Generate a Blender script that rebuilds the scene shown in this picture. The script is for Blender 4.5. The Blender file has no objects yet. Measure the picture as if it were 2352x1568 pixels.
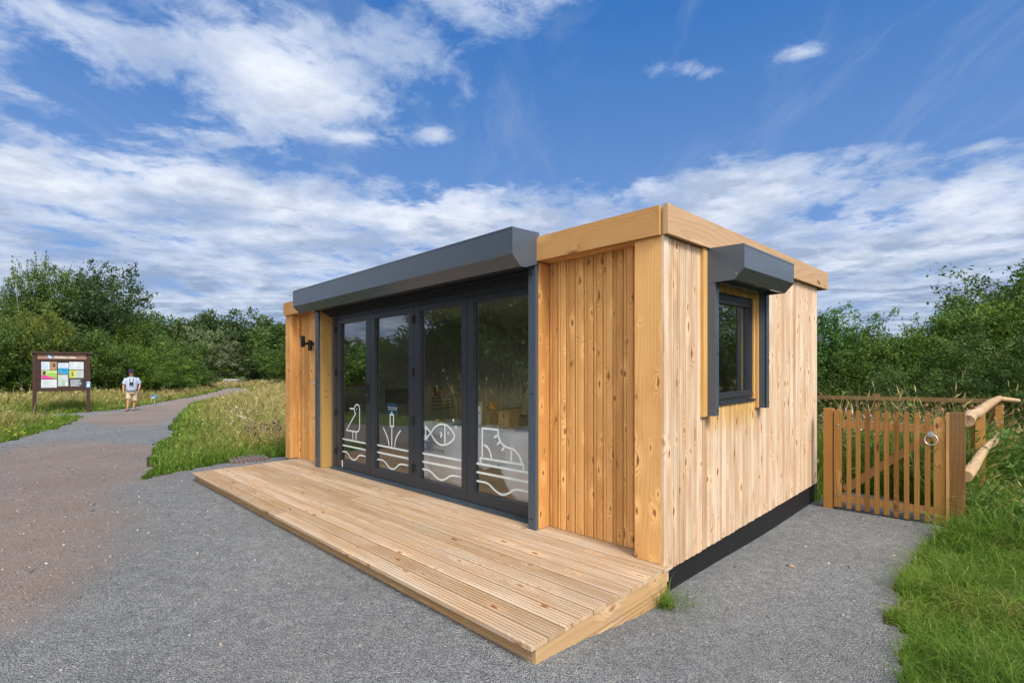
import bpy, bmesh, math, random
import numpy as np
from mathutils import Vector, Matrix, noise as mnoise
R = math.radians
rng = np.random.default_rng(7)
random.seed(7)
scn = bpy.context.scene
col = scn.collection

# ---------------------------------------------------------------- camera
CAMH = 1.6
cd = bpy.data.cameras.new('camera'); cam = bpy.data.objects.new('camera', cd); col.objects.link(cam)
cam.location = (0, 0, CAMH); cam.rotation_euler = (R(90), 0, 0)
cd.sensor_width = 36.0; cd.lens = 36.0 * 1172 / 2352; cd.shift_y = 61 / 2352
cd.clip_start = 0.05; cd.clip_end = 3000
scn.camera = cam
scn.view_settings.view_transform = 'Standard'; scn.view_settings.look = 'None'
scn.view_settings.exposure = 0.55; scn.view_settings.gamma = 1.0
scn.view_settings.use_curve_mapping = False

# ---------------------------------------------------------------- sun and sky
SUN_AZ = R(150)      # clockwise from +Y
SUN_EL = R(48)
sd = bpy.data.lights.new('sun', 'SUN'); sd.energy = 3.0; sd.angle = R(20); sd.color = (1.0, .95, .87)
so = bpy.data.objects.new('sun', sd); col.objects.link(so)
sdir = Vector((math.sin(SUN_AZ) * math.cos(SUN_EL), math.cos(SUN_AZ) * math.cos(SUN_EL), math.sin(SUN_EL)))
so.rotation_euler = (-sdir).to_track_quat('-Z', 'Y').to_euler()

class NT:
    """tiny helper for node trees"""
    def __init__(s, tree): s.t = tree; s.n = tree.nodes; s.l = tree.links
    def node(s, typ, **kw):
        n = s.n.new(typ)
        for k, v in kw.items():
            if k == 'ins':
                for kk, vv in v.items():
                    if hasattr(vv, 'is_output') or hasattr(vv, 'links'): s.l.new(vv, n.inputs[kk])
                    else: n.inputs[kk].default_value = vv
            else: setattr(n, k, v)
        return n
    def math(s, op, a, b=None, c=None, clamp=False):
        n = s.n.new('ShaderNodeMath'); n.operation = op; n.use_clamp = clamp
        for i, v in enumerate((a, b, c)):
            if v is None: continue
            if hasattr(v, 'links'): s.l.new(v, n.inputs[i])
            else: n.inputs[i].default_value = v
        return n.outputs[0]
    def vmath(s, op, a, b=None, out=0):
        n = s.n.new('ShaderNodeVectorMath'); n.operation = op
        for i, v in enumerate((a, b)):
            if v is None: continue
            if hasattr(v, 'links'): s.l.new(v, n.inputs[i])
            elif op == 'SCALE' and i == 1: n.inputs['Scale'].default_value = v
            else: n.inputs[i].default_value = v
        return n.outputs[out]
    def mix(s, f, a, b, blend='MIX'):
        n = s.n.new('ShaderNodeMix'); n.data_type = 'RGBA'; n.blend_type = blend
        for i, v in ((0, f), (6, a), (7, b)):
            if hasattr(v, 'links'): s.l.new(v, n.inputs[i])
            else:
                if i and len(v) == 3: v = (*v, 1)
                n.inputs[i].default_value = v
        return n.outputs[2]
    def ramp(s, f, stops, interp='LINEAR'):
        n = s.n.new('ShaderNodeValToRGB'); e = n.color_ramp.elements; n.color_ramp.interpolation = interp
        while len(e) < len(stops): e.new(0.5)
        for i, (p, c) in enumerate(stops):
            e[i].position = p; e[i].color = (*c, 1) if len(c) == 3 else c
        s.l.new(f, n.inputs[0]); return n.outputs[0]
    def noise(s, vec, scale=5, detail=3, rough=.5, dist=0, dim='3D', out=0):
        n = s.n.new('ShaderNodeTexNoise'); n.noise_dimensions = dim
        s.l.new(vec, n.inputs['Vector'])
        n.inputs['Scale'].default_value = scale; n.inputs['Detail'].default_value = detail
        n.inputs['Roughness'].default_value = rough; n.inputs['Distortion'].default_value = dist
        return n.outputs[out]
    def mapr(s, v, a, b, c=0., d=1., smooth=False):
        n = s.n.new('ShaderNodeMapRange'); n.interpolation_type = 'SMOOTHSTEP' if smooth else 'LINEAR'
        s.l.new(v, n.inputs[0])
        for i, x in enumerate((a, b, c, d)): n.inputs[i + 1].default_value = x
        return n.outputs[0]

world = bpy.data.worlds.new('World'); scn.world = world; world.use_nodes = True
def build_world():
    T = NT(world.node_tree); T.n.clear()
    sky = T.node('ShaderNodeTexSky', sky_type='NISHITA', sun_disc=False, sun_elevation=SUN_EL, sun_rotation=SUN_AZ,
                 air_density=1.0, dust_density=0.6, ozone_density=2.5)
    tc = T.node('ShaderNodeTexCoord')
    d = tc.outputs['Generated']
    sep = T.node('ShaderNodeSeparateXYZ'); T.l.new(d, sep.inputs[0])
    z = T.math('MAXIMUM', sep.outputs[2], 0.0)
    den = T.math('ADD', z, 0.10)
    px = T.math('DIVIDE', sep.outputs[0], den); py = T.math('DIVIDE', sep.outputs[1], den)
    cmb = T.node('ShaderNodeCombineXYZ', ins={0: px, 1: py, 2: 0.0}); p = cmb.outputs[0]
    # the cloud deck: broken cloud seen in perspective, more of it towards the horizon
    warp = T.vmath('SCALE', T.vmath('SUBTRACT', T.noise(p, 2.2, 4, .6, out=1), (.5, .5, .5)), .16)
    pw = T.vmath('ADD', p, warp)
    def field(v):
        a1 = T.noise(v, 1.55, 10, .60, .2); a3 = T.noise(T.vmath('ADD', v, (7.3, 2.1, 0)), 5.0, 8, .66, .3); a2 = T.noise(T.vmath('MULTIPLY', v, (.45, 1.0, 1)), .62, 3, .5)
        g = T.math('ADD', T.math('MULTIPLY', T.math('SUBTRACT', a1, .5), .95), T.math('MULTIPLY', T.math('SUBTRACT', a3, .5), .55))
        return T.math('ADD', T.math('ADD', g, T.math('MULTIPLY', T.math('SUBTRACT', a2, .5), .35)), .475)
    f = field(pw); f2 = field(T.vmath('ADD', pw, (.035, .075, 0)))
    relief = T.math('SUBTRACT', f2, f)
    bias = None
    for (cx, cy, sx, sy, rot, amp) in CLOUDS:
        v = T.vmath('SUBTRACT', p, (cx, cy, 0))
        vr = T.node('ShaderNodeVectorRotate', rotation_type='Z_AXIS', ins={'Vector': v, 'Angle': R(rot)})
        v = T.vmath('DIVIDE', vr.outputs[0], (sx, sy, 1))
        q = T.vmath('DOT_PRODUCT', v, v, out=1)
        g = T.math('MULTIPLY', T.math('EXPONENT', T.math('MULTIPLY', q, -1.0)), amp)
        bias = g if bias is None else T.math('ADD', bias, g)
    # near the horizon the deck closes up
    hor = T.mapr(sep.outputs[2], .12, .37, .25, .0)
    back = T.mapr(sep.outputs[1], -.05, -.5, 0, .22)     # unseen cloud bank added behind the camera, for soft fill light
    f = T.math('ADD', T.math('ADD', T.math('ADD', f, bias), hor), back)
    cov = T.mapr(f, .435, .62, 0, 1, True)
    thick = T.mapr(f, .50, .78, 0, 1, True)
    veil = T.mapr(T.noise(T.vmath('MULTIPLY', pw, (2.2, .55, 1)), 1.3, 6, .6, .8), .46, .74, 0, .42, True)
    shade = T.math('ADD', T.mapr(T.noise(T.vmath('ADD', p, (3.1, .55, 0)), 1.9, 5, .55, .2), .38, .62), T.math('MULTIPLY', relief, 2.6), clamp=True)
    low = T.mapr(sep.outputs[2], .0, .36, 1, 0, True)
    white = T.mix(shade, (3.1, 3.75, 5.0), (6.3, 6.55, 7.1))
    grey = T.mix(shade, (1.75, 2.45, 3.75), (4.0, 4.7, 5.9))
    ccol = T.mix(low, white, grey)
    blue = T.mix(T.mapr(sep.outputs[2], .0, .60), (1.7, 2.9, 5.4), (.16, 1.16, 3.7))
    blue = T.mix(T.mapr(sep.outputs[2], .62, .9), blue, (.20, .92, 3.1))
    base = T.mix(.86, sky.outputs[0], blue)
    base = T.mix(veil, base, (2.6, 3.3, 4.7))
    ccol = T.mix(thick, T.mix(.45, ccol, (1.7, 2.8, 5.2)), ccol)
    ccol = T.mix(T.mapr(sep.outputs[1], 0, -.4), ccol, (12.5, 12.3, 12.2))  # the added cloud behind the camera is boosted to act as fill
    c = T.mix(cov, base, ccol)
    below = T.mapr(sep.outputs[2], -.02, .0)
    c = T.mix(below, (1.2, 1.4, 1.2), c)
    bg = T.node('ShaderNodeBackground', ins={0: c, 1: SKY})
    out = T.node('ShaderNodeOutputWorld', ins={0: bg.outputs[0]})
SKY = 0.10
# cloud masses: where they stand in the cloud plane (x right, y ahead), size, turn, strength
CLOUDS = [(-1.05, 1.25, .66, .22, -6, .14), (-.45, 1.44, .44, .21, 8, .14), (-.72, 1.62, .2, .09, 0, .08), (-1.55, 1.60, .55, .10, 10, -.06), (-1.6, 2.02, .9, .24, 0, .15),
          (-.85, 1.95, .40, .12, 0, -.14), (.75, 1.45, .85, .48, 0, -.24), (1.3, 1.35, .6, .4, 0, -.16), (.12, 1.95, .5, .22, 0, -.16), (-.25, 1.80, .3, .12, 0, -.08),
          (1.46, 2.10, .9, .22, -6, .13), (-.3, 2.65, 1.4, .28, 0, .10), (1.9, 2.7, 1.6, .4, 0, .05), (.76, 1.33, .11, .08, 20, .36), (.50, 1.42, .18, .07, -10, .25),
          (-.55, 1.77, .11, .05, 0, .24), (-.26, 1.77, .10, .07, 20, .26), (.05, 1.12, .35, .10, 0, .14), (-1.0, 1.05, .35, .08, 10, -.12), (1.6, 1.72, .10, .06, 60, .2)]
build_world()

# ---------------------------------------------------------------- frames
K = 0.0166                          # the whole site falls gently to the left
U = Vector((-.70533, .70888, 0)).normalized(); V = Vector((.70888, .70533, 0)).normalized(); W = Vector((0, 0, 1))
O = Vector((1.12755, 3.79739, .12)) # front right corner of the cabin at deck level
def site(p): return Vector((p[0], p[1], p[2] + K * p[0]))
def BF(u, v, w): return site(O + U * u + V * v + W * w)
def uv_of(x, y):
    d = Vector((x, y, 0)) - Vector((O.x, O.y, 0)); return d.dot(U), d.dot(V)
def sstep(a, b, x):
    t = np.clip((x - a) / (b - a), 0, 1); return t * t * (3 - 2 * t)
def gz(x, y):
    """ground height (world) ; numpy friendly"""
    dx = x - O.x; dy = y - O.y
    u = dx * U.x + dy * U.y; v = dx * V.x + dy * V.y
    z = -.002 - (.125 * sstep(-1.5, -.05, v) + .055 * sstep(.1, 2.6, v)) * (1 - sstep(1.5, 4.5, u)) - .03 * sstep(5, 14, u) * sstep(-2, 3, v)
    r = np.hypot(x, y)
    return z + K * np.clip(x, -120, 120) + .0
def sray(px, py):
    """direction through a point of the 2352-wide photograph"""
    return (px - 1176) / 1172, -(py - 845) / 1172
def on_ground(px, py, zl=0.0):
    dx, dz = sray(px, py); t = (CAMH - zl) / -(dz - K * dx); return dx * t, t
def on_site(px, py):
    zl = 0.0
    for _ in range(12):
        x, y = on_ground(px, py, zl); zl = float(gz(x, y)) - K * x
    return x, y
def on_front(px, py, v):
    dx, dz = sray(px, py); r = Vector((dx, 1, dz - K * dx)); o = Vector((0, 0, CAMH)) - O
    t = (v - o.dot(V)) / r.dot(V); p = o + r * t; return p.dot(U), p.z

# ---------------------------------------------------------------- object helpers
def wloc(o):
    l = Vector((0, 0, 0))
    while o is not None: l += o.location; o = o.parent
    return l
def tag(o, label=None, cat=None, group=None, kind=None):
    if label: o['label'] = label
    if cat: o['category'] = cat
    if group: o['group'] = group
    if kind: o['kind'] = kind
    return o
def thing(name, label, cat, loc, group=None, rz=0):
    o = bpy.data.objects.new(name, None); col.objects.link(o); o.location = loc; o.rotation_euler = (0, 0, rz)
    o.empty_display_size = .2
    return tag(o, label, cat, group)
class MB:
    """collects faces; positions are given through a frame function"""
    def __init__(s, fr=None, shear=True):
        s.v = []; s.f = []; s.gc = []; s.ti = []; s.fr = fr or (lambda a, b, c: Vector((a, b, c)))
        s.smooth = []; s.pc = []; s.pn = 0; s.hold = False
    def add(s, verts, faces, gcs=None, tint=None, smooth=False):
        b = len(s.v)
        ox, oz = random.uniform(0, 60), random.uniform(0, 60)
        t = random.random() if tint is None else tint
        s.v += [tuple(v) for v in verts]
        if gcs is None: gcs = [(v[0], v[1], v[2]) for v in verts]
        s.gc += [(g[0] + ox, g[1], g[2] + oz) for g in gcs]; s.ti += [t] * len(verts)
        s.f += [tuple(b + i for i in f) for f in faces]; s.smooth += [smooth] * len(faces)
        if not s.hold: s.pn += 1
        s.pc += [s.pn] * len(faces)
    def box(s, a, b, axis=2, tint=None, bev=0):
        """box from a to b in the frame; axis = grain direction"""
        x0, y0, z0 = [min(a[i], b[i]) for i in range(3)]; x1, y1, z1 = [max(a[i], b[i]) for i in range(3)]
        vs = []; fs = []; gc = []
        def quad(pts, ax):
            k = len(vs); vs.extend(pts); fs.append((k, k + 1, k + 2, k + 3))
            for p in pts:
                o = [i for i in range(3) if i != ax and i != axis]
                across = p[o[0]] if o else p[(axis + 1) % 3]
                if ax == axis:
                    oo = [i for i in range(3) if i != axis]; gc.append((p[oo[0]], 3, p[oo[1]]))
                else: gc.append((across, .1 * ax, p[axis]))
        quad([(x0, y0, z0), (x0, y1, z0), (x1, y1, z0), (x1, y0, z0)], 2)
        quad([(x0, y0, z1), (x1, y0, z1), (x1, y1, z1), (x0, y1, z1)], 2)
        quad([(x0, y0, z0), (x1, y0, z0), (x1, y0, z1), (x0, y0, z1)], 1)
        quad([(x0, y1, z0), (x0, y1, z1), (x1, y1, z1), (x1, y1, z0)], 1)
        quad([(x0, y0, z0), (x0, y0, z1), (x0, y1, z1), (x0, y1, z0)], 0)
        quad([(x1, y0, z0), (x1, y1, z0), (x1, y1, z1), (x1, y0, z1)], 0)
        s.add([s.fr(*p) for p in vs], fs, gc, tint)
    def prism(s, prof, a0, a1, axis=2, tint=None, caps=True, gco=0.0):
        """profile (closed list of 2D pts over the two other axes, in order) extruded along axis"""
        n = len(prof); oth = [i for i in range(3) if i != axis]
        def P(pt, a):
            q = [0, 0, 0]; q[axis] = a; q[oth[0]] = pt[0]; q[oth[1]] = pt[1]; return q
        vs = []; gc = []; fs = []; acc = 0
        for i in range(n):
            p, q = prof[i], prof[(i + 1) % n]; L = math.hypot(q[0] - p[0], q[1] - p[1]); k = len(vs)
            vs += [P(p, a0), P(q, a0), P(q, a1), P(p, a1)]; gc += [(acc, 0, a0), (acc + L, 0, a0), (acc + L, 0, a1), (acc, 0, a1)]
            acc += L; fs.append((k, k + 1, k + 2, k + 3))
        if caps:
            for a in (a0, a1):
                k = len(vs); vs += [P(p, a) for p in prof]; gc += [(p[0], 3, p[1]) for p in prof]; fs.append(tuple(range(k, k + n)))
        s.add([s.fr(*p) for p in vs], fs, gc, tint)
    def tube(s, pts, rad, seg=10, tint=None, caps=True, raw=False):
        """round bar along points (frame coords)"""
        P = [Vector(p) if raw else s.fr(*p) for p in pts]; n = len(P); rad = rad if hasattr(rad, '__len__') else [rad] * n
        vs = []; gc = []; fs = []; L = 0
        up = Vector((0, 0, 1)); prevx = None
        for i in range(n):
            t = (P[min(i + 1, n - 1)] - P[max(i - 1, 0)])
            if t.length < 1e-9: t = Vector((0, 0, 1))
            t.normalize()
            if prevx is None:
                x = t.cross(up)
                if x.length < .1: x = t.cross(Vector((1, 0, 0)))
            else: x = prevx - t * prevx.dot(t)
            x.normalize(); y = t.cross(x); prevx = x
            if i: L += (P[i] - P[i - 1]).length
            for k in range(seg):
                a = 2 * math.pi * k / seg; vs.append(P[i] + (x * math.cos(a) + y * math.sin(a)) * rad[i]); gc.append((rad[i] * a, 0, L))
        for i in range(n - 1):
            for k in range(seg):
                fs.append((i * seg + k, i * seg + (k + 1) % seg, (i + 1) * seg + (k + 1) % seg, (i + 1) * seg + k))
        s.add(vs, fs, gc, tint, smooth=True); s.hold = True
        if caps:
            for i, rv in ((0, True), (n - 1, False)):
                ring = vs[i * seg:(i + 1) * seg]
                s.add(ring, [tuple(range(seg))[::-1] if rv else tuple(range(seg))], None, tint)
        s.hold = False
    SPLIT = {'screw', 'hinge', 'bolt', 'nail', 'bug_hole', 'soffit', 'rail_seal', 'crate_ends', 'slats'}
    def build(s, name, m, parent=None, recalc=True, label=None):
        if name in s.SPLIT and s.pn > 1:            # every screw or hinge is a part of its own
            for k in sorted(set(s.pc)):
                q = MB(); fi = [i for i, c_ in enumerate(s.pc) if c_ == k]; used = sorted({j for i in fi for j in s.f[i]}); mp = {j: n for n, j in enumerate(used)}
                q.v = [s.v[j] for j in used]; q.gc = [s.gc[j] for j in used]; q.ti = [s.ti[j] for j in used]; q.f = [tuple(mp[j] for j in s.f[i]) for i in fi]
                q.smooth = [s.smooth[i] for i in fi]; q.pn = 1; q.pc = [1] * len(fi); o = q.build(name, m, parent)
            return o
        base = wloc(parent) if parent is not None else Vector((0, 0, 0))
        me = bpy.data.meshes.new(name)
        me.from_pydata([(v[0] - base.x, v[1] - base.y, v[2] - base.z) for v in s.v], [], s.f)
        a = me.attributes.new('gc', 'FLOAT_VECTOR', 'POINT'); a.data.foreach_set('vector', np.array(s.gc, dtype=np.float32).ravel())
        a = me.attributes.new('tint', 'FLOAT', 'POINT'); a.data.foreach_set('value', np.array(s.ti, dtype=np.float32))
        me.polygons.foreach_set('use_smooth', s.smooth)
        if recalc:
            bm = bmesh.new(); bm.from_mesh(me)
            bm.normal_update(); bmesh.ops.recalc_face_normals(bm, faces=bm.faces); bm.to_mesh(me); bm.free()
        me.materials.append(m)
        o = bpy.data.objects.new(name, me); col.objects.link(o)
        if parent is not None: o.parent = parent
        if label: o['label'] = label
        return o
def bfmb(): return MB(BF)

def np_mesh(name, verts, faces4=None, faces3=None, attrs=None, smooth=False):
    """mesh from numpy arrays; faces4 (n,4), faces3 (m,3)"""
    me = bpy.data.meshes.new(name)
    me.vertices.add(len(verts)); me.vertices.foreach_set('co', np.asarray(verts, dtype=np.float32).ravel())
    idx = []; st = []; tot = []; k = 0
    if faces4 is not None and len(faces4):
        idx.append(np.asarray(faces4).ravel()); n = len(faces4); st.append(np.arange(n) * 4); tot.append(np.full(n, 4)); k = n * 4
    if faces3 is not None and len(faces3):
        idx.append(np.asarray(faces3).ravel()); n = len(faces3); st.append(k + np.arange(n) * 3); tot.append(np.full(n, 3))
    idx = np.concatenate(idx).astype(np.int32); st = np.concatenate(st).astype(np.int32); tot = np.concatenate(tot).astype(np.int32)
    me.loops.add(len(idx)); me.loops.foreach_set('vertex_index', idx)
    me.polygons.add(len(st)); me.polygons.foreach_set('loop_start', st); me.polygons.foreach_set('loop_total', tot)
    if smooth: me.polygons.foreach_set('use_smooth', np.ones(len(st), dtype=bool))
    for nme, arr in (attrs or {}).items():
        a = me.attributes.new(nme, 'FLOAT', 'POINT'); a.data.foreach_set('value', np.asarray(arr, dtype=np.float32))
    me.update(calc_edges=True); me.validate()
    return me

# ---------------------------------------------------------------- materials
O_DOT_V = O.x * .70888 + O.y * .70533
def newmat(name):
    m = bpy.data.materials.new(name); m.use_nodes = True; T = NT(m.node_tree)
    b = T.n['Principled BSDF']; return m, T, b
def plain(name, c, rough=.5, metal=0., spec=.5, var=.08, bump=0, bscale=200, coat=0):
    m, T, b = newmat(name)
    tc = T.node('ShaderNodeTexCoord')
    n = T.noise(tc.outputs['Object'], 6, 5, .6)
    k = T.mapr(n, .3, .7, 1 - var, 1 + var)
    T.l.new(T.vmath('SCALE', (c[0], c[1], c[2])) if False else T.mix(1.0, c, T.node('ShaderNodeCombineColor', ins={0: k, 1: k, 2: k}).outputs[0], 'MULTIPLY'), b.inputs['Base Color'])
    T.l.new(T.mapr(T.noise(tc.outputs['Object'], 3, 3), .3, .7, max(rough - .04, 0), rough + .04), b.inputs['Roughness'])
    b.inputs['Metallic'].default_value = metal; b.inputs['Specular IOR Level'].default_value = spec
    if bump:
        bp = T.node('ShaderNodeBump', ins={'Strength': bump, 'Distance': .002, 'Height': T.noise(tc.outputs['Object'], bscale, 3)})
        T.l.new(bp.outputs[0], b.inputs['Normal'])
    return m
def wood(name, light, mid, dark, knot=(.15, .060, .018), knots=.5, rough=.62, tintamt=.30, wear=0.0, grain=1.0, pale=None, ksc=(6, 2.6), fresh=None):
    """softwood: growth rings, streaks, knots with swirl and halo; each board differs through its own offset and tint"""
    m, T, b = newmat(name)
    gc = T.node('ShaderNodeAttribute', attribute_name='gc').outputs['Vector']
    ti = T.node('ShaderNodeAttribute', attribute_name='tint').outputs['Fac']
    # knots
    sk = T.node('ShaderNodeSeparateXYZ', ins={0: gc})
    kv = T.node('ShaderNodeCombineXYZ', ins={0: T.math('MULTIPLY', sk.outputs[0], ksc[0]), 1: T.math('MULTIPLY', sk.outputs[2], ksc[1]), 2: 0.0}).outputs[0]
    warp = T.noise(gc, 9, 2, .5, out=1)
    kv2 = T.vmath('ADD', kv, T.vmath('SCALE', T.vmath('SUBTRACT', warp, (.5, .5, .5)), .26))
    vo = T.node('ShaderNodeTexVoronoi', voronoi_dimensions='2D', feature='F1', ins={'Vector': kv2, 'Scale': 1.0, 'Randomness': .9})
    dist = vo.outputs['Distance']
    kr = T.node('ShaderNodeSeparateColor', ins={0: vo.outputs['Color']})
    pres = T.math('LESS_THAN', kr.outputs[0], knots)
    size = T.mapr(kr.outputs[1], 0, 1, .045, .14)
    kd = T.math('DIVIDE', dist, size)
    core = T.math('MULTIPLY', T.mapr(kd, .55, 1.05, 1, 0, True), pres)
    halo = T.math('MULTIPLY', T.mapr(kd, .9, 4.6, 1, 0, True), pres)
    # rings, bent round the knots
    bend = T.math('MULTIPLY', T.math('MULTIPLY', halo, halo), .9)
    sx = T.node('ShaderNodeSeparateXYZ', ins={0: gc})
    lowf = T.noise(T.vmath('MULTIPLY', gc, (2.5, 1, .35)), 1.0, 2, .5)
    rx = T.math('ADD', T.math('MULTIPLY', sx.outputs[0], 34.0 * grain), T.math('MULTIPLY', lowf, 11.0))
    rx = T.math('ADD', rx, T.math('MULTIPLY', bend, 2.4))
    ring = T.math('FRACT', rx)
    ring = T.math('POWER', ring, 2.0)
    ring = T.math('MULTIPLY', ring, T.mapr(ring, .93, 1.0, 1, 0))
    streak = T.noise(T.vmath('MULTIPLY', gc, (120, 10, 3.0)), 1.0, 4, .62)
    blot = T.noise(T.vmath('MULTIPLY', gc, (5, 1, 1.6)), 1.0, 4, .6)
    c = T.mix(T.mapr(ring, 0, .9, 0, .62), light, mid)
    c = T.mix(T.mapr(streak, .45, .75, 0, .55), c, mid)
    c = T.mix(T.mapr(blot, .42, .72, 0, .6), c, dark)
    if pale: c = T.mix(T.mapr(T.noise(T.vmath('MULTIPLY', gc, (9, 1, .9)), 1.0, 4, .6), .44, .60, 0, .8), c, pale)
    c = T.mix(T.math('MULTIPLY', halo, .70), c, T.mix(T.mapr(T.math('ADD', T.math('MULTIPLY', kr.outputs[2], .6), T.math('MULTIPLY', ring, .5)), .35, .75), tuple(min(q * 1.32 + .03, .9) for q in light), tuple(q * .86 for q in dark)))
    inner = T.mapr(kd, .15, .55, 1, 0, True)
    c = T.mix(T.math('MULTIPLY', core, .92), c, T.mix(T.math('MULTIPLY', inner, T.mapr(kr.outputs[1], .3, .8)), tuple(min(q * 1.9, 1) for q in knot), knot))
    if fresh:      # boards that the window sheltered keep their first yellow; it fades out in the weathered wall below
        pos = T.node('ShaderNodeNewGeometry').outputs['Position']
        vv = T.math('SUBTRACT', T.vmath('DOT_PRODUCT', pos, (.70888, .70533, 0), out=1), O_DOT_V)
        zz = T.node('ShaderNodeSeparateXYZ', ins={0: pos}).outputs[2]
        nz = T.math('MULTIPLY', T.math('SUBTRACT', T.noise(T.vmath('MULTIPLY', gc, (14, 1, 3)), 1.0, 3), .5), .22)
        mk = T.math('MULTIPLY', T.mapr(vv, .70, .78, 0, 1, True), T.mapr(vv, 1.76, 1.84, 1, 0, True))
        mk = T.math('MULTIPLY', mk, T.mapr(T.math('ADD', zz, nz), .97, 1.20, 0, 1, True))
        c = T.mix(T.math('MULTIPLY', mk, .9), c, T.mix(1.0, c, fresh, 'MULTIPLY'))
    tv = T.mapr(ti, 0, 1, 1 - tintamt * .55, 1 + tintamt * .45)
    tc2 = T.node('ShaderNodeCombineColor', ins={0: tv, 1: T.math('POWER', tv, 1.25), 2: T.math('POWER', tv, 1.7)}).outputs[0]
    c = T.mix(1.0, c, tc2, 'MULTIPLY')
    if wear:
        pos = T.node('ShaderNodeNewGeometry').outputs['Position']
        w = T.mapr(T.noise(pos, 1.7, 5, .65), .45, .70, 0, wear)
        c = T.mix(w, c, (.40, .33, .26))
        sp = T.mapr(T.noise(pos, 60, 2), .66, .78, 0, wear * .6)
        c = T.mix(sp, c, (.13, .10, .08))
    T.l.new(c, b.inputs['Base Color'])
    T.l.new(T.mapr(streak, .3, .7, rough - .08, rough + .1), b.inputs['Roughness'])
    b.inputs['Specular IOR Level'].default_value = .35
    h = T.math('SUBTRACT', T.math('MULTIPLY', streak, .6), T.math('MULTIPLY', ring, .35))
    h = T.math('ADD', h, T.math('MULTIPLY', core, .6))
    bp = T.node('ShaderNodeBump', ins={'Strength': .35, 'Distance': .0022, 'Height': h})
    T.l.new(bp.outputs[0], b.inputs['Normal'])
    return m
M = {}
M['wood_front'] = wood('wood_front', (.68, .375, .135), (.54, .26, .072), (.50, .235, .066), knots=.85, tintamt=.36, ksc=(8, 3.0))
M['wood_side'] = wood('wood_side', (.57, .40, .265), (.46, .29, .175), (.42, .25, .14), knots=.75, tintamt=.30, pale=(.64, .53, .41), ksc=(8, 3.0), fresh=(.98, .82, .42))
M['wood_side_fresh'] = wood('wood_side_fresh', (.58, .345, .125), (.48, .25, .065), (.42, .21, .055), knots=.34, tintamt=.3)
M['wood_fascia_f'] = wood('wood_fascia_front', (.52, .29, .11), (.43, .225, .075), (.42, .21, .065), knots=.40, tintamt=.10, ksc=(5, 2.2))
M['wood_fascia_s'] = wood('wood_fascia_side', (.50, .34, .205), (.38, .22, .11), (.46, .29, .165), knots=.4, tintamt=.1, grain=.45, ksc=(4, 1.6))
M['wood_deck'] = wood('wood_deck', (.47, .32, .19), (.39, .24, .13), (.34, .215, .12), knots=.35, tintamt=.30, wear=.45, rough=.8, pale=(.50, .39, .28))
M['wood_deck_side'] = wood('wood_deck_side', (.46, .29, .14), (.34, .195, .08), (.33, .20, .095), knots=.4, tintamt=.3, wear=.3, rough=.75)
M['wood_post'] = wood('wood_reveal_post', (.55, .36, .13), (.45, .27, .08), (.42, .26, .08), knots=.3)
M['wood_gate'] = wood('wood_gate', (.33, .165, .042), (.19, .080, .018), (.22, .10, .022), knot=(.07, .025, .008), knots=.3, tintamt=.6, grain=1.2)
M['wood_far_rail'] = wood('wood_far_rail', (.24, .15, .06), (.17, .10, .035), (.15, .09, .03), knots=.2, tintamt=.2)
M['wood_gate_rail'] = wood('wood_gate_rail', (.52, .29, .115), (.40, .20, .065), (.38, .19, .06), knots=.2, tintamt=.2)
M['wood_log'] = wood('wood_log', (.56, .40, .25), (.42, .27, .14), (.36, .23, .12), knots=.5, tintamt=.2, wear=.4)
M['wood_grey'] = wood('wood_grey', (.34, .31, .27), (.24, .21, .18), (.20, .18, .15), knots=.2)
M['steel'] = plain('anthracite_steel', (.066, .085, .112), .25, 0, .6, .04)
M['steel_dark'] = plain('anthracite_dark', (.018, .021, .027), .45)
M['frame'] = plain('anthracite_frame', (.030, .036, .048), .33, 0, .5, .04)
M['threshold'] = plain('threshold_metal', (.085, .115, .14), .35, .4)
M['black'] = plain('black_rubber', (.008, .009, .011), .6)
M['plinth'] = plain('plinth_paint', (.0085, .0085, .0105), .62, 0, .4, .2, .4, 60)
M['roof'] = plain('roof_membrane', (.07, .075, .08), .8)
M['chrome'] = plain('galvanised', (.55, .57, .60), .3, .9)
M['white_vinyl'] = plain('white_vinyl', (.70, .77, .76), .5)
M['brown_paint'] = plain('brown_stain', (.042, .018, .014), .55, 0, .4, .25, .3, 40)
M['room_wall'] = plain('room_wall', (.50, .50, .45), .7)
M['room_floor'] = plain('room_floor', (.24, .16, .10), .5)
def glass_mat(name, tint=(.98, .99, .985), ior=.14, gloss=0.0):
    m, T, b = newmat(name); T.n.remove(b)
    g = T.node('ShaderNodeNewGeometry'); dt = T.math('ABSOLUTE', T.vmath('DOT_PRODUCT', g.outputs['Normal'], g.outputs['Incoming'], out=1))
    fz = T.math('ADD', T.math('MULTIPLY', T.math('POWER', T.math('SUBTRACT', 1.0, dt), 5.0), 1 - ior), ior)
    tr = T.node('ShaderNodeBsdfTransparent', ins={0: (*tint, 1)}); gl = T.node('ShaderNodeBsdfGlossy', ins={0: (.95, .97, .97, 1), 'Roughness': gloss})
    mx = T.node('ShaderNodeMixShader', ins={0: fz, 1: tr.outputs[0], 2: gl.outputs[0]})
    T.l.new(mx.outputs[0], T.n['Material Output'].inputs[0]); return m
M['glass'] = glass_mat('glass')
M['acrylic'] = glass_mat('acrylic', (.97, .97, .97), .03)

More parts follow.
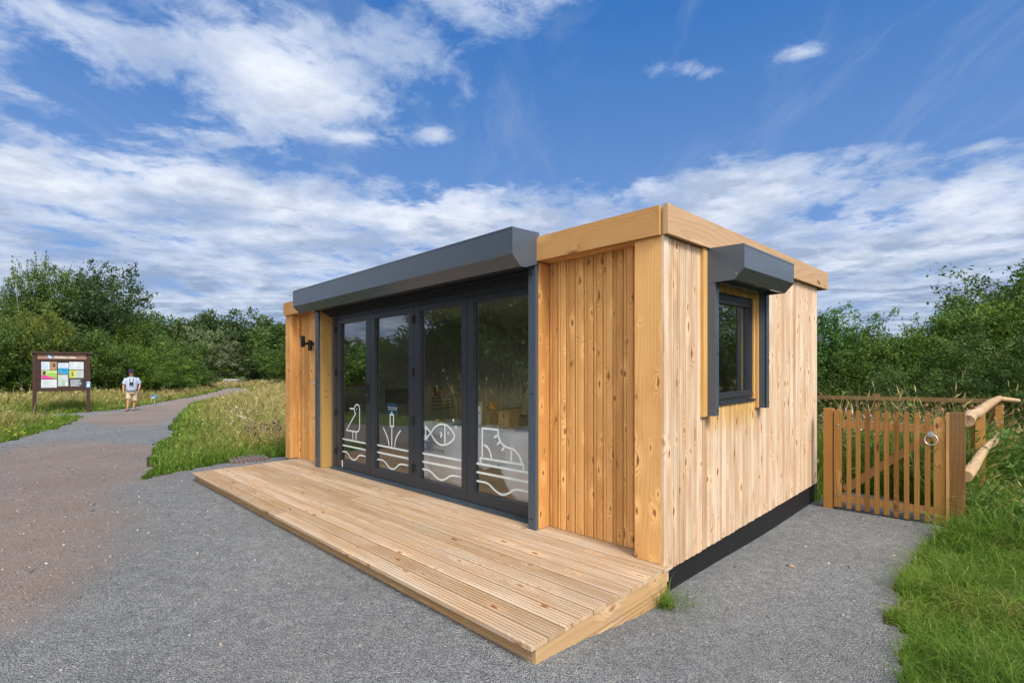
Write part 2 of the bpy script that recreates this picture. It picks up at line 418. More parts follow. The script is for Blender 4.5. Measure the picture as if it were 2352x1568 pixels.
# ---------------------------------------------------------------- text on surfaces
def text_mesh(s, size, bold=0.0):
    cu = bpy.data.curves.new('t', 'FONT'); cu.body = s; cu.size = size; cu.offset = bold; cu.resolution_u = 3
    o = bpy.data.objects.new('t', cu); col.objects.link(o)
    bpy.context.view_layer.update()
    me = bpy.data.meshes.new_from_object(o.evaluated_get(bpy.context.evaluated_depsgraph_get()))
    bpy.data.objects.remove(o); return me
def add_text(name, s, size, org, xd, zd, m, parent, bold=0.0, center=False, squash=1.0):
    me = text_mesh(s, size, bold); n = xd.cross(zd).normalized()
    xs = [v.co.x for v in me.vertices]; off = -(min(xs) + max(xs)) / 2 if center else 0
    base = wloc(parent)
    for v in me.vertices:
        v.co = org + xd * ((v.co.x + off) * squash) + zd * v.co.y - base
    me.materials.clear(); me.materials.append(m)
    o = bpy.data.objects.new(name, me); col.objects.link(o); o.parent = parent; return o
def strip(mb, pts, w, d, closed=False):
    """flat mitred ribbon through 2D points; d = distance in the third frame axis (v), frame (u, v, w)"""
    P = [Vector((p[0], p[1])) for p in pts]; n = len(P); L = []; Rr = []
    for i in range(n):
        a = P[(i - 1) % n] if (i > 0 or closed) else P[i]; c = P[(i + 1) % n] if (i < n - 1 or closed) else P[i]
        d1 = (P[i] - a); d2 = (c - P[i])
        if d1.length < 1e-7: d1 = d2
        if d2.length < 1e-7: d2 = d1
        n1 = Vector((-d1.y, d1.x)).normalized(); n2 = Vector((-d2.y, d2.x)).normalized(); m_ = (n1 + n2)
        m_ = m_.normalized() if m_.length > 1e-4 else n1
        k = w / 2 / max(m_.dot(n1), .45)
        L.append(P[i] + m_ * k); Rr.append(P[i] - m_ * k)
    vs = [mb.fr(p.x, d, p.y) for p in L + Rr]; fs = []
    for i in range(n if closed else n - 1):
        j = (i + 1) % n; fs.append((i, j, n + j, n + i))
    mb.add(vs, fs)
def smooth_pts(pts, it=2):
    P = [tuple(p) for p in pts]
    for _ in range(it):
        Q = [P[0]]
        for a, b in zip(P[:-1], P[1:]):
            Q += [(a[0] * .75 + b[0] * .25, a[1] * .75 + b[1] * .25), (a[0] * .25 + b[0] * .75, a[1] * .25 + b[1] * .75)]
        Q.append(P[-1]); P = Q
    return P

# ================================================================= CABIN
cabin = thing('visitor_cabin', 'single storey timber clad cabin with folding glass doors and dark roller shutter boxes', 'cabin', BF(0, 0, -.19))
def part(mb, name, m, parent=None, **k): return mb.build(name, m, parent or cabin, **k)
# floor, plinth, inner shell
b = bfmb(); b.box((.02, .05, -.34), (7.10, 3.94, -.045)); part(b, 'plinth', M['plinth'])
b = bfmb(); b.box((.12, .17, -.04), (6.99, 3.84, .012)); part(b, 'floor', M['room_floor'])
b = bfmb()
b.box((.022, .02, -.044), (.12, .80, 2.44)); b.box((.022, 1.79, -.044), (.12, 3.95, 2.44))
b.box((.022, .8005, -.044), (.12, 1.7895, 1.12)); b.box((.022, .8005, 2.125), (.12, 1.7895, 2.44))
part(b, 'side_wall', M['room_wall'])
b = bfmb()
b.box((7.0, .02, -.044), (7.10, .91, 2.44)); b.box((7.0, 1.70, -.044), (7.10, 3.95, 2.44))
b.box((7.0, .9105, -.044), (7.10, 1.6995, 1.2)); b.box((7.0, .9105, 2.03), (7.10, 1.6995, 2.44))
part(b, 'end_wall', M['room_wall'])
b = bfmb(); b.box((.1205, 3.85, -.044), (6.9995, 3.95, 2.44))
for k in range(1, 6): b.box((.12 + k * 1.14, 3.835, .0), (.12 + k * 1.14 + .03, 3.8495, 2.4))
part(b, 'back_wall', M['room_wall'])
b = bfmb(); b.box((.1205, .15, -.044), (1.30, .20, 2.44)); b.box((5.62, .15, -.044), (6.9995, .20, 2.44)); b.box((1.301, .20, 2.31), (5.619, .26, 2.44))
part(b, 'front_wall', M['room_wall'])
b = bfmb(); b.box((-.02, .0, 2.475), (7.12, 4.22, 2.62)); part(b, 'roof', M['roof'])
b = bfmb(); b.box((.0045, -.0005, 2.4455), (1.22, .16, 2.4745), 0); b.box((5.955, -.0005, 2.4455), (7.11, .16, 2.4745), 0); b.box((.0045, .1605, 2.4455), (.05, 3.95, 2.4745), 1); part(b, 'soffit', M['wood_front'])
b = bfmb(); b.box((.13, .27, 2.40), (6.99, 3.84, 2.439)); part(b, 'ceiling', M['room_wall'])

# cladding ----------------------------------------------------------
def board_prof(a0, a1, face, sgn, flat=False):
    """across a0..a1, outer face at 'face', outward = -1*sgn ; returns list of (across, depth)"""
    w = a1 - a0
    pts = [(0, .017), (.045, .014), (.075, .002), (.12, -.002), (.30, -.0045), (.50, -.005), (.60, -.0045), (.655, -.001), (.67, .0055), (.70, .0055), (.715, -.002), (.82, -.0045), (.925, -.001), (.955, .012), (1.0, .017)]
    return [(a0 + w * p, face + d) for p, d in pts] + [(a1, face + .022), (a0, face + .022)]
def clad_front(u0, u1, n, name):
    mb = bfmb(); w = (u1 - u0) / n
    for i in range(n):
        pr = board_prof(u0 + i * w, u0 + (i + 1) * w, .128, 1)
        mb.prism([(p[0], p[1]) for p in pr], .004, 2.444, 2)
    return part(mb, name, M['wood_front'])
clad_front(.232, 1.231, 10, 'front_cladding'); clad_front(5.90, 6.935, 10, 'front_cladding')
mb = bfmb(); mf = bfmb()
a = .052; i = 0
while a < 3.96:
    e = min(a + .0985, 3.965); low = -.062 + random.uniform(-.003, .003); t = random.random()
    def P(m_, w0, w1):
        pr = board_prof(a, e, 0, 1); m_.prism([(p[1], p[0]) for p in pr], w0, w1, 2, tint=t)
    if a < .62 or a > 1.80: P(mb, low, 2.444)
    elif a < .74: P(mb, low, 1.04)
    else: P(mb, low, 1.118)
    a = e; i += 1
part(mb, 'side_cladding', M['wood_side'])
# head boards behind the window shutter box
mb = bfmb()
a = .75
while a < 1.8:
    pr = board_prof(a, min(a + .0985, 1.805), .004, 1); mb.prism([(p[1], p[0]) for p in pr], 2.125, 2.443, 2); a += .0985
part(mb, 'side_cladding', M['wood_side_fresh'])
# corner boards and trims
b = bfmb(); b.box((.004, -.022, .004), (.230, .020, 2.443), 2); b.box((.232 - .0015, .02, .004), (.206, .118, 2.443), 2); part(b, 'corner_board', M['wood_front'])
b = bfmb(); b.box((-.014, -.020, -.132), (.0035, .049, 2.443), 2); part(b, 'corner_board', M['wood_side'])
b = bfmb(); b.box((6.938, -.022, .004), (7.138, .020, 2.443), 2); b.box((6.936, .0205, .004), (6.96, .118, 2.443), 2); part(b, 'corner_board', M['wood_front'])
b = bfmb(); b.box((6.84, .085, .004), (6.9355, .116, 2.443), 2); part(b, 'corner_board', M['wood_front'])
b = bfmb(); b.box((1.232, -.0235, .004), (1.262, .13, 2.443), 2); part(b, 'trim_board', M['wood_front'])
b = bfmb(); b.box((5.70, -.03, .004), (5.757, .128, 2.40), 2); part(b, 'trim_board', M['wood_post'])
b = bfmb()
for dw in (1.08, 1.17):
    for dv in (.015, .055): b.tube([(5.6995, dv, dw), (5.697, dv, dw)], .009, 8)
part(b, 'screw', M['black'])
b = bfmb(); b.box((-.032, .600, 1.05), (-.002, .674, 2.443), 2); part(b, 'trim_board', M['wood_side_fresh'])
b = bfmb(); b.box((-.030, 1.812, 1.046), (.021, 1.845, 2.443), 2); b.box((-.005, 1.779, 1.055), (.0215, 1.8115, 2.17), 2); part(b, 'trim_board', M['wood_side_fresh'])
# fascias
b = bfmb(); b.box((.004, -.058, 2.446), (1.224, -.0225, 2.664), 0); b.box((5.952, -.058, 2.446), (7.150, -.0225, 2.664), 0)
b.box((1.2245, -.02, 2.446), (5.9515, -.001, 2.66), 0, tint=.5); part(b, 'fascia_board', M['wood_fascia_f'])
b = bfmb(); b.box((-.055, -.040, 2.448), (-.022, 4.28, 2.668), 1); part(b, 'fascia_board', M['wood_fascia_s'])
b = bfmb(); b.box((-.0215, -.022, 2.4482), (.0035, -.002, 2.655), 2); part(b, 'fascia_board', M['wood_post'])
b = bfmb(); b.box((-.021, 4.245, 2.448), (7.13, 4.278, 2.66), 0); b.box((7.122, -.02, 2.448), (7.149, 4.24, 2.66), 1); part(b, 'fascia_board', M['wood_fascia_s'])
b = bfmb(); b.box((.002, 3.968, -.19), (.020, 3.99, 2.44)); part(b, 'corner_trim', M['steel'])
b = bfmb(); b.tube([(.06, 4.03, 2.35), (.06, 4.03, -.15)], .034, 12); b.box((-.03, 3.995, 1.76), (.09, 4.07, 1.84)); part(b, 'downpipe', M['steel'])
# outer skin of the hidden end and back, so that they read as boards from elsewhere
mb = bfmb()
a = .02
while a < 3.95:
    e = min(a + .0985, 3.95)
    for (w0, w1) in (((-.06, 2.44),) if not (.80 < a < 1.72) else ((-.06, 1.17), (2.06, 2.44))):
        mb.box((7.1005, a + .002, w0), (7.118, e - .002, w1), 2)
    a = e
part(mb, 'end_cladding', M['wood_side'])
mb = bfmb(); a = .0
while a < 7.1: mb.box((a + .002, 3.9505, -.06), (min(a + .098, 7.1), 3.966, 2.44), 2); a += .0985
part(mb, 'back_cladding', M['wood_side'])

# roller shutter over the doors -----------------------------------------
def shutter_box(prof, a0, a1, axis, m=M['steel']):
    mb = bfmb(); mb.prism(prof, a0, a1, axis); return mb
roller = part(shutter_box([(-.0245, 2.4315), (-.0245, 2.706), (-.366, 2.700), (-.366, 2.468), (-.268, 2.372), (-.215, 2.376), (-.215, 2.4315)], 1.226, 5.95, 0), 'roller_shutter_box', M['steel'])
for a_ in (1.2235, 5.9505):
    b = bfmb(); b.prism([(-.0245, 2.425), (-.0245, 2.707), (-.368, 2.7015), (-.368, 2.467), (-.269, 2.370), (-.20, 2.372)], a_, a_ + .002, 0); part(b, 'end_plate', M['steel'], roller)
b = bfmb(); b.box((1.226, -.3675, 2.690), (5.95, -.3665, 2.692), 0); b.box((1.228, -.3685, 2.6925), (5.948, -.340, 2.7045), 0)
part(b, 'lid_seam', M['steel'], roller)
b = bfmb()
for uu in (1.25, 2.4, 3.6, 4.8, 5.92): b.tube([(uu, -.3655, 2.485), (uu, -.3690, 2.485)], .0055, 8)
for (vv, ww) in ((-.30, 2.425), (-.05, 2.46)): b.tube([(1.2230, vv, ww), (1.2200, vv, ww)], .005, 8)
part(b, 'screw', M['chrome'], roller)
b = bfmb()   # folded curtain seen from below
for k, (v0, v1, w0, w1) in enumerate(((-.205, -.165, 2.385, 2.43), (-.15, -.11, 2.392, 2.43), (-.095, -.03, 2.40, 2.43), (-.02, .03, 2.37, 2.44), (.035, .075, 2.345, 2.44), (.08, .112, 2.315, 2.44))):
    b.box((1.27, v0, w0), (5.75, v1, w1), 0)
part(b, 'shutter_curtain', M['steel_dark'])
b = bfmb(); b.box((1.235, -.060, .003), (1.326, -.025, 2.431)); b.box((1.2665, -.0245, .003), (1.326, .092, 2.40)); gr = part(b, 'guide_rail', M['steel'])
b = bfmb()
for ww in (.10, 1.24, 2.33): b.tube([(1.283, -.0605, ww), (1.283, -.063, ww)], .010, 10)
part(b, 'screw', M['black'], gr)
b = bfmb(); b.box((5.760, -.052, .003), (5.885, -.031, 2.44)); b.box((5.83, -.0305, .003), (5.885, .10, 2.44)); b.box((5.762, -.058, .003), (5.80, -.0525, 2.40)); part(b, 'guide_rail', M['steel'])
b = bfmb(); b.box((5.8855, -.045, 1.20), (5.905, -.01, 1.42)); part(b, 'switch_plate', M['black'])
b = bfmb(); b.tube([(5.905, -.03, 1.30), (5.93, -.06, 1.30), (5.955, -.075, 1.285)], .010, 8); part(b, 'winding_eye', M['chrome'])

# folding doors ---------------------------------------------------------
FD = .112    # front of the frames
b = bfmb(); b.box((1.262, FD - .006, .012), (1.372, .185, 2.318)); b.box((5.512, FD - .006, .012), (5.612, .185, 2.318)); b.box((1.3725, FD - .006, 2.262), (5.5115, .185, 2.318))
part(b, 'door_frame', M['frame'])
b = bfmb(); b.box((1.30, .045, .003), (5.62, .185, .0115)); b.box((1.30, .075, .012), (5.60, .112, .026)); part(b, 'threshold', M['threshold'])
leaves = [(4.503, 5.508, 4.616, 5.392), (3.436, 4.497, 3.551, 4.379), (2.414, 3.430, 2.505, 3.313), (1.376, 2.408, 1.470, 2.304)]
A1 = lambda x, y: ((800 + x * .2551) * .9408, (900 + y * .2551) * .9408)
def T1(pts, v=.146): return [on_front(*A1(*p), v) for p in pts]
SW = .0215
def dot(c, r, n=12): return [(c[0] + r * math.cos(2 * math.pi * k / n), c[1] + r * math.sin(2 * math.pi * k / n)) for k in range(n)]
decs = [
 ([([(100, 661), (364, 713)], 0), ([(100, 720), (364, 776)], 0), ([(100, 782), (170, 790), (195, 812), (213, 850), (245, 874), (272, 864), (290, 835), (307, 824), (364, 838)], 1),
   ([(178, 586), (265, 430), (254, 408), (251, 380), (262, 350), (282, 341), (299, 355), (304, 388), (304, 560), (296, 592), (275, 604)], 2), ([(210, 380), (249, 381)], 0),
   ([(239, 600), (239, 676)], 0), ([(270, 606), (270, 682)], 0)], [(275, 388, .012)]),
 ([([(444, 723), (772, 787)], 0), ([(444, 790), (772, 858)], 0), ([(444, 859), (525, 872), (552, 895), (585, 945), (620, 962), (650, 948), (675, 920), (702, 909), (772, 926)], 1),
   ([(612, 560), (612, 742)], 0), ([(597, 436), (628, 441), (628, 552), (597, 548)], 2), ([(612, 408), (612, 434)], 0), ([(530, 562), (560, 625), (580, 685), (586, 735)], 1), ([(697, 588), (665, 635), (645, 690), (640, 745)], 1)], []),
 ([([(864, 799), (1280, 876)], 0), ([(864, 877), (1280, 957)], 0), ([(864, 949), (960, 965), (992, 987), (1040, 1042), (1085, 1067), (1125, 1056), (1157, 1030), (1192, 1018), (1280, 1037)], 1),
   ([(936, 548), (984, 612), (936, 676)], 2), ([(990, 606), (1020, 560), (1060, 533), (1097, 527), (1135, 537), (1182, 580), (1219, 640), (1190, 690), (1150, 720), (1100, 732), (1050, 714), (1012, 668), (989, 622)], 1),
   ([(1120, 538), (1120, 722)], 0), ([(1074, 600), (1092, 628), (1074, 655)], 0)], [(1152, 617, .013), (1201, 492, .016), (1226, 557, .016)]),
 ([([(1388, 896), (1980, 1006)], 0), ([(1388, 979), (1980, 1096)], 0), ([(1388, 1063), (1510, 1085), (1547, 1107), (1600, 1165), (1650, 1200), (1690, 1205), (1730, 1190), (1777, 1158), (1812, 1152), (1980, 1190)], 1),
   ([(1478, 840), (1478, 568), (1628, 583), (1630, 640), (1648, 690), (1678, 730), (1722, 755), (1772, 768), (1812, 802), (1842, 852), (1856, 905)], 0),
   ([(1462, 898), (1462, 852), (1873, 918), (1873, 972)], 0), ([(1492, 725), (1530, 748), (1556, 800), (1566, 856)], 1), ([(1755, 778), (1755, 885)], 0),
   ([(1593, 655), (1620, 640)], 0), ([(1622, 724), (1648, 697)], 0), ([(1665, 783), (1690, 750)], 0)], [])]
names = ['leftmost folding door leaf with white wading bird decal and lever handle', 'folding door leaf with white bulrush decal', 'folding door leaf with white fish decal', 'folding door leaf with white walking boot decal']
for k, (u0, u1, g0, g1) in enumerate(leaves):
    w0, w1, gw0, gw1 = .030, 2.258, .149, 2.190
    b = bfmb()
    b.box((u0, FD, w0), (g0, .178, w1)); b.box((g1, FD, w0), (u1, .178, w1)); b.box((g0, FD + .001, w0), (g1, .177, gw0)); b.box((g0, FD + .001, gw1), (g1, .177, w1))
    # glazing bead, slightly stepped
    b.box((g0 + .0002, .132, gw0 + .0002), (g0 + .011, .146, gw1 - .0002)); b.box((g1 - .011, .132, gw0 + .0002), (g1 - .0002, .146, gw1 - .0002))
    leaf = part(b, 'door', M['frame'], label=names[k])
    b = bfmb(); b.box((g0, .1505, gw0), (g1, .1515, gw1)); part(b, 'pane', M['glass'], leaf)
    b = bfmb(); d = 0
    lines, dots = decs[k]
    for pts, mode in lines:
        q = T1(pts)
        q = [(min(max(x, g0 + .012), g1 - .012), y) for x, y in q] if mode != 2 and k < 4 and len(pts) in (2, 9, 10) else q
        if mode == 1: q = smooth_pts(q, 2)
        closed = mode == 2
        strip(b, q, SW if len(pts) != 2 or abs(pts[0][0] - pts[1][0]) < 200 else .024, .1495 - d * .00025, closed); d += 1
    for (x, y, r) in dots:
        q = dot(T1([(x, y)])[0], r); b.add([BF(p[0], .1495 - d * .00025, p[1]) for p in q], [tuple(range(len(q)))]); d += 1
    part(b, 'decal', M['white_vinyl'], leaf, recalc=False)
    if k == 0:
        b = bfmb(); b.box((4.535, .095, 1.02), (4.570, FD - .0005, 1.30)); b.tube([(4.552, .094, 1.235), (4.552, .05, 1.235), (4.57, .045, 1.235), (4.70, .045, 1.228)], .010, 10); part(b, 'handle', M['black'], leaf)
        b = bfmb(); b.tube([(4.555, .0945, 1.14), (4.555, .088, 1.14)], .012, 12); part(b, 'lock', M['chrome'], leaf)
        b = bfmb(); b.box((5.30, .108, .045), (5.325, FD - .0005, .145)); part(b, 'white_tab', M['white_vinyl'], leaf)
    if k in (0, 1, 2):
        b = bfmb()
        for ww in (.22, .80, 1.40, 2.05):
            uu = (u1 + .002) if k == 0 else u0 - .003
            if k == 1: uu = u0 - .003
            if k == 2: continue
            b.box((uu - .013, FD - .022, ww), (uu + .013, FD - .0065 if k == 0 else FD - .0005, ww + .10))
        if b.v: part(b, 'hinge', M['black'], leaf)
b = bfmb(); b.box((3.86, .1525, .89), (4.12, .1535, 1.04)); st = part(b, 'window_sticker', plain('sticker_blue', (.03, .10, .20), .5))
b = bfmb()
for r_ in range(2):
    for q in range(7): b.box((3.88 + q * .032, .1520, .98 - r_ * .025), (3.905 + q * .032 - .006 * (q % 2), .15245, .992 - r_ * .025))
part(b, 'lettering', M['white_vinyl'], st)

# side window -----------------------------------------------------------
b = bfmb()
b.box((.0145, .79, 1.145), (.075, .862, 2.108)); b.box((.0145, 1.730, 1.145), (.075, 1.802, 2.108)); b.box((.0155, .8625, 1.145), (.074, 1.7295, 1.222)); b.box((.0155, .8625, 2.032), (.074, 1.7295, 2.108))
b.box((.004, .85, 1.175), (.0142, 1.78, 1.200)); b.box((.006, .85, 2.07), (.0142, 1.78, 2.10)); b.box((.008, 1.755, 1.2005), (.0142, 1.785, 2.0695))
win = part(b, 'side_window', M['frame'])
b = bfmb(); b.box((.0145, .79, 1.122), (.11, 1.802, 1.1445)); b.box((-.018, .80, 1.119), (.0143, 1.795, 1.140)); b.tube([(-.020, .95, 1.145), (-.020, 1.0, 1.145)], .007, 8); b.tube([(-.020, 1.6, 1.145), (-.020, 1.65, 1.145)], .007, 8); part(b, 'sill', M['frame'], win)
b = bfmb(); b.box((.048, .8625, 1.2225), (.049, 1.7295, 2.0315)); part(b, 'pane', M['glass'], win)
b = bfmb(); b.box((.0145, .79, 2.1085), (.11, 1.802, 2.124)); part(b, 'window_head', M['frame'], win)
b = bfmb(); b.prism([(p[0], p[1]) for p in [(-.0225, 2.172), (-.0225, 2.442), (-.0575, 2.4455), (-.330, 2.436), (-.330, 2.248), (-.250, 2.163), (-.215, 2.1665), (-.215, 2.20), (-.10, 2.20), (-.10, 2.172)]], .676, 1.895, 1)
wb = part(b, 'window_shutter_box', M['steel'])
for a_ in (.6735, 1.8955):
    b = bfmb(); b.prism([(-.0225, 2.160), (-.0225, 2.443), (-.0575, 2.4475), (-.332, 2.438), (-.332, 2.246), (-.252, 2.160)], a_, a_ + .002, 1); part(b, 'end_plate', M['steel'], wb)
b = bfmb(); b.box((-.3315, .676, 2.420), (-.3305, 1.895, 2.422)); part(b, 'lid_seam', M['black'], wb)
b = bfmb()
for vv in (.70, 1.87): b.tube([(-.3305, vv, 2.262), (-.3335, vv, 2.262)], .005, 8)
b.tube([(-.27, .6730, 2.205), (-.27, .6700, 2.205)], .005, 8)
part(b, 'screw', M['chrome'], wb)
b = bfmb(); b.box((-.095, .676, 1.055), (-.0325, .752, 2.171)); b.box((-.0320, .6755, 1.055), (.014, .752, 2.171)); gr = part(b, 'guide_rail', M['steel'])
b = bfmb()
for ww in (1.10, 1.57, 2.12): b.tube([(-.0955, .722, ww), (-.099, .722, ww)], .008, 10)
part(b, 'screw', M['black'], gr)
b = bfmb(); b.box((-.095, 1.862, 1.045), (-.031, 1.94, 2.171)); b.box((-.085, 1.8455, 1.045), (-.031, 1.8615, 2.171)); gr = part(b, 'guide_rail', M['steel'])
b = bfmb()
for ww in (1.10, 1.57, 2.12): b.tube([(-.0955, 1.915, ww), (-.099, 1.915, ww)], .008, 10)
part(b, 'screw', M['black'], gr)
b = bfmb(); b.box((-.075, .7525, 1.06), (-.060, .764, 2.171)); b.box((-.0975, 1.8455, 1.046), (-.0865, 1.856, 2.171)); part(b, 'rail_seal', M['black'])
# end window
b = bfmb(); b.box((7.02, .9105, 1.2), (7.08, .955, 2.03)); b.box((7.02, 1.655, 1.2), (7.08, 1.6995, 2.03)); b.box((7.021, .9555, 1.2005), (7.079, 1.6545, 1.24)); b.box((7.021, .9555, 1.99), (7.079, 1.6545, 2.0295))
ew = part(b, 'end_window', M['wood_post']); b = bfmb(); b.box((7.048, .9555, 1.2405), (7.049, 1.6545, 1.9895)); part(b, 'pane', M['acrylic'], ew)

# wall lamp
lm = thing('wall_lamp', 'small black twin cylinder lamp on the cladding left of the doors', 'lamp', BF(6.36, .12, 1.83))
b = bfmb(); b.tube([(6.33, .060, 1.822), (6.33, .060, 1.985)], .034, 16); b.build('lamp_tube', M['black'], lm)
b = bfmb(); b.tube([(6.33, -.06, 1.875), (6.33, -.06, 2.055)], .034, 16); b.build('lamp_tube', M['black'], lm)
b = bfmb(); b.box((6.315, -.06, 1.91), (6.345, .1185, 1.95)); b.build('bracket', M['black'], lm)

# ================================================================= DECK
deck = thing('timber_deck', 'low pale timber deck of grooved boards in front of the glass doors', 'deck', BF(3.4, -.7, -.14))
def deck_prof(v0, w):
    n = 5; top = []
    for k in range(n):
        a0 = v0 + .004 + (w - .008) * k / n; p = (w - .008) / n
        top += [(a0, 0.), (a0 + p * .60, 0.), (a0 + p * .66, -.008), (a0 + p * .94, -.008)]
    return [(v0, -.030), (v0, -.003)] + top + [(v0 + w - .004, 0), (v0 + w, -.003), (v0 + w, -.030)]
mb = bfmb(); v0 = -1.492; row = 0; BWD = .141
while v0 < .10:
    w = BWD if v0 + BWD < .13 else .12
    segs = [-.043, 6.872]
    if row % 3 == 0: segs = [-.043, 3.6 + .3 * (row % 2), 6.872]
    elif row % 3 == 1: segs = [-.043, 1.8 + .2 * (row % 5), 4.8, 6.872]
    for a0, a1 in zip(segs[:-1], segs[1:]):
        lo = a0 + (0 if a0 < 0 else .0015); 
        if a0 < 0: lo += random.uniform(-.003, .003)
        end = a1 - (.0015 if a1 < 6.8 else 0)
        vv = v0
        if v0 + w > -.022:        # boards that meet the cabin front: run them between the corner boards
            lo = max(lo, .2335) if v0 > -.03 else lo
        mb.prism(deck_prof(vv, w - .0075), lo, min(end, 6.934 if v0 > -.1 else end), 0, tint=random.random())
    v0 += BWD; row += 1
part(mb, 'deck_boards', M['wood_deck'], deck)
b = bfmb(); b.box((-.030, -1.4465, -.135), (6.85, -1.4185, -.0325), 0); part(b, 'skirt_board', M['wood_deck_side'], deck)
b = bfmb()
for k in range(3): b.box((-.0302, -1.4495, -.050 - k * .028), (6.85, -1.4468, -.036 - k * .028), 0)
part(b, 'skirt_board', M['wood_deck_side'], deck)
def groovebox(b, w0, w1):
    n = 5; pr = [(-.0335, w0)]
    b.box((-.0595, -1.4485, w0), (-.0315, -.024, w1), 1)
b = bfmb(); b.box((-.0395, -1.4505, -.143), (-.0125, -.0245, -.0325), 1); part(b, 'skirt_board', M['wood_deck_side'], deck)
b = bfmb(); b.box((-.0370, -1.4505, -.300), (-.0125, -.0245, -.1505), 1)
for k in range(4): b.box((-.0415, -.9 + k * .06, -.172 - k * .028), (-.039, -.0245, -.158 - k * .028), 1)
part(b, 'skirt_board', M['wood_deck_side'], deck)
b = bfmb(); b.box((.02, -1.40, -.28), (6.83, .02, -.034)); part(b, 'joist_frame', M['steel_dark'], deck)

# ================================================================= INSIDE
tb = thing('display_table', 'long table under a white cloth printed in blue, behind the fish and boot doors', 'table', BF(3.0, .9, .012))
b = bfmb(); b.box((1.70, .56, .72), (4.05, 1.30, .745)); b.build('table_top', M['room_wall'], tb)
for (a_, c_) in ((1.8, .62), (3.95, .62), (1.8, 1.24), (3.95, 1.24)):
    b = bfmb(); b.tube([(a_, c_, .013), (a_, c_, .719)], .018, 8); b.build('leg', M['steel_dark'], tb)
cm, T, bs = newmat('tablecloth')
tcn = T.node('ShaderNodeTexCoord'); T.l.new(T.mix(T.mapr(T.noise(tcn.outputs['Object'], 2, 3), .4, .6), (.76, .76, .80), (.86, .86, .90)), bs.inputs['Base Color']); bs.inputs['Roughness'].default_value = .85
cl = tag(bpy.data.objects.new('tablecloth', None), None)
bpy.data.objects.remove(cl)
def cloth():
    vs = []; fs = []; n = 90; rows = 16
    for i in range(n + 1):
        u = 4.08 - (4.08 - 1.66) * i / n
        hem = .02 if (u > 2.93 or u < 2.05) else .34 + .05 * math.sin(u * 9)
        if 2.05 <= u < 2.35: hem = .02 + (.32) * (u - 2.05) / .3
        if 2.8 < u <= 2.93: hem = .02 + .32 * (2.93 - u) / .13
        line = [(u, 1.32, .56), (u, 1.32, .749), (u, .9, .7505), (u, .552, .7495)]
        for k in range(1, rows):
            t = k / (rows - 1); w_ = .7495 + (hem - .7495) * t
            line.append((u, .545 - .030 * t * math.sin(u * 13 + 1.5 * math.sin(u * 5)) - .02 * t, w_))
        vs += [BF(*p) for p in line]
    m_ = len(line)
    for i in range(n):
        for k in range(m_ - 1): fs.append((i * m_ + k, (i + 1) * m_ + k, (i + 1) * m_ + k + 1, i * m_ + k + 1))
    mb = MB(); mb.add(vs, fs, smooth=True); return mb
clo = cloth().build('tablecloth', cm); clo.modifiers.new('s', 'SOLIDIFY').thickness = .002
tag(clo, 'white cloth with blue square logo draped over the display table', 'tablecloth')
XL, ZL = -U, W
mb_ = bfmb(); lg = plain('logo_blue', (.035, .13, .33), .6)
q = T1([(885, 578), (940, 590), (985, 655), (985, 780), (885, 770)], .50)
mb_.add([BF(p[0], .478, p[1]) for p in [(3.870, .680), (3.595, .680), (3.595, .415), (3.870, .415)]], [(0, 1, 2, 3)])
logo = mb_.build('cloth_logo', lg, clo)
b = bfmb(); b.add([BF(u_, .4765, w_) for u_, w_ in ((3.86, .665), (3.80, .60), (3.70, .625), (3.61, .60), (3.68, .575), (3.60, .535), (3.72, .545), (3.86, .545))], [tuple(range(8))]); b.build('logo_bird', M['white_vinyl'], clo)
add_text('logo_lettering', 'rspb', .115, BF(3.862, .4765, .445), XL, ZL, M['white_vinyl'], clo, squash=.9)
for k, s in enumerate(('giving', 'nature', 'a home')):
    add_text('slogan_lettering', s, .092, BF(3.575, .4765, .595 - k * .090), XL, ZL, plain('print_grey', (.035, .035, .045), .6) if k == 0 else bpy.data.materials['print_grey'], clo)
ply = plain('plywood', (.50, .30, .13), .6, var=.12); grn = plain('green_felt', (.03, .06, .03), .9)
def nestbox(u, v, wd, h, label):
    t = thing('nest_box', label, 'nest box', BF(u, v, .752))
    b = bfmb(); b.prism([(u - wd / 2, .752), (u + wd / 2, .752), (u + wd / 2, .752 + h), (u - wd / 2, .752 + h + .03)], v, v + .16, 1); b.build('box', ply, t)
    b = bfmb(); b.prism([(u - wd / 2 - .04, .752 + h + .037), (u + wd / 2 + .045, .752 + h - .004), (u + wd / 2 + .045, .752 + h + .012), (u - wd / 2 - .04, .752 + h + .054)], v - .05, v + .18, 1); b.build('roof', grn, t)
    b = bfmb(); b.tube([(u, v - .001, .752 + h * .7), (u, v - .003, .752 + h * .7)], .022, 14); b.build('entrance_hole', M['black'], t)
nestbox(2.70, .95, .20, .19, 'plywood nest box with round hole and green sloping roof on the table')
t = thing('cardboard_box', 'plain brown cardboard box on the table beneath the bug house', 'box', BF(3.15, 1.0, .752)); b = bfmb(); b.box((3.02, 1.0, .752), (3.29, 1.2, .915)); b.build('carton', plain('card', (.42, .28, .15), .8), t)
b = bfmb(); b.box((3.02, 1.09, .9155), (3.29, 1.11, .9165)); b.build('tape', plain('tape', (.6, .5, .35), .3), t)
t = thing('bug_house', 'small triangular wooden bug house standing on the cardboard box', 'bug house', BF(3.07, 1.05, .917))
orange = plain('orange_wood', (.60, .26, .05), .55)
b = bfmb(); b.prism([(2.95, .918), (3.19, .918), (3.07, 1.012)], 1.06, 1.13, 1); b.build('bug_body', ply, t)
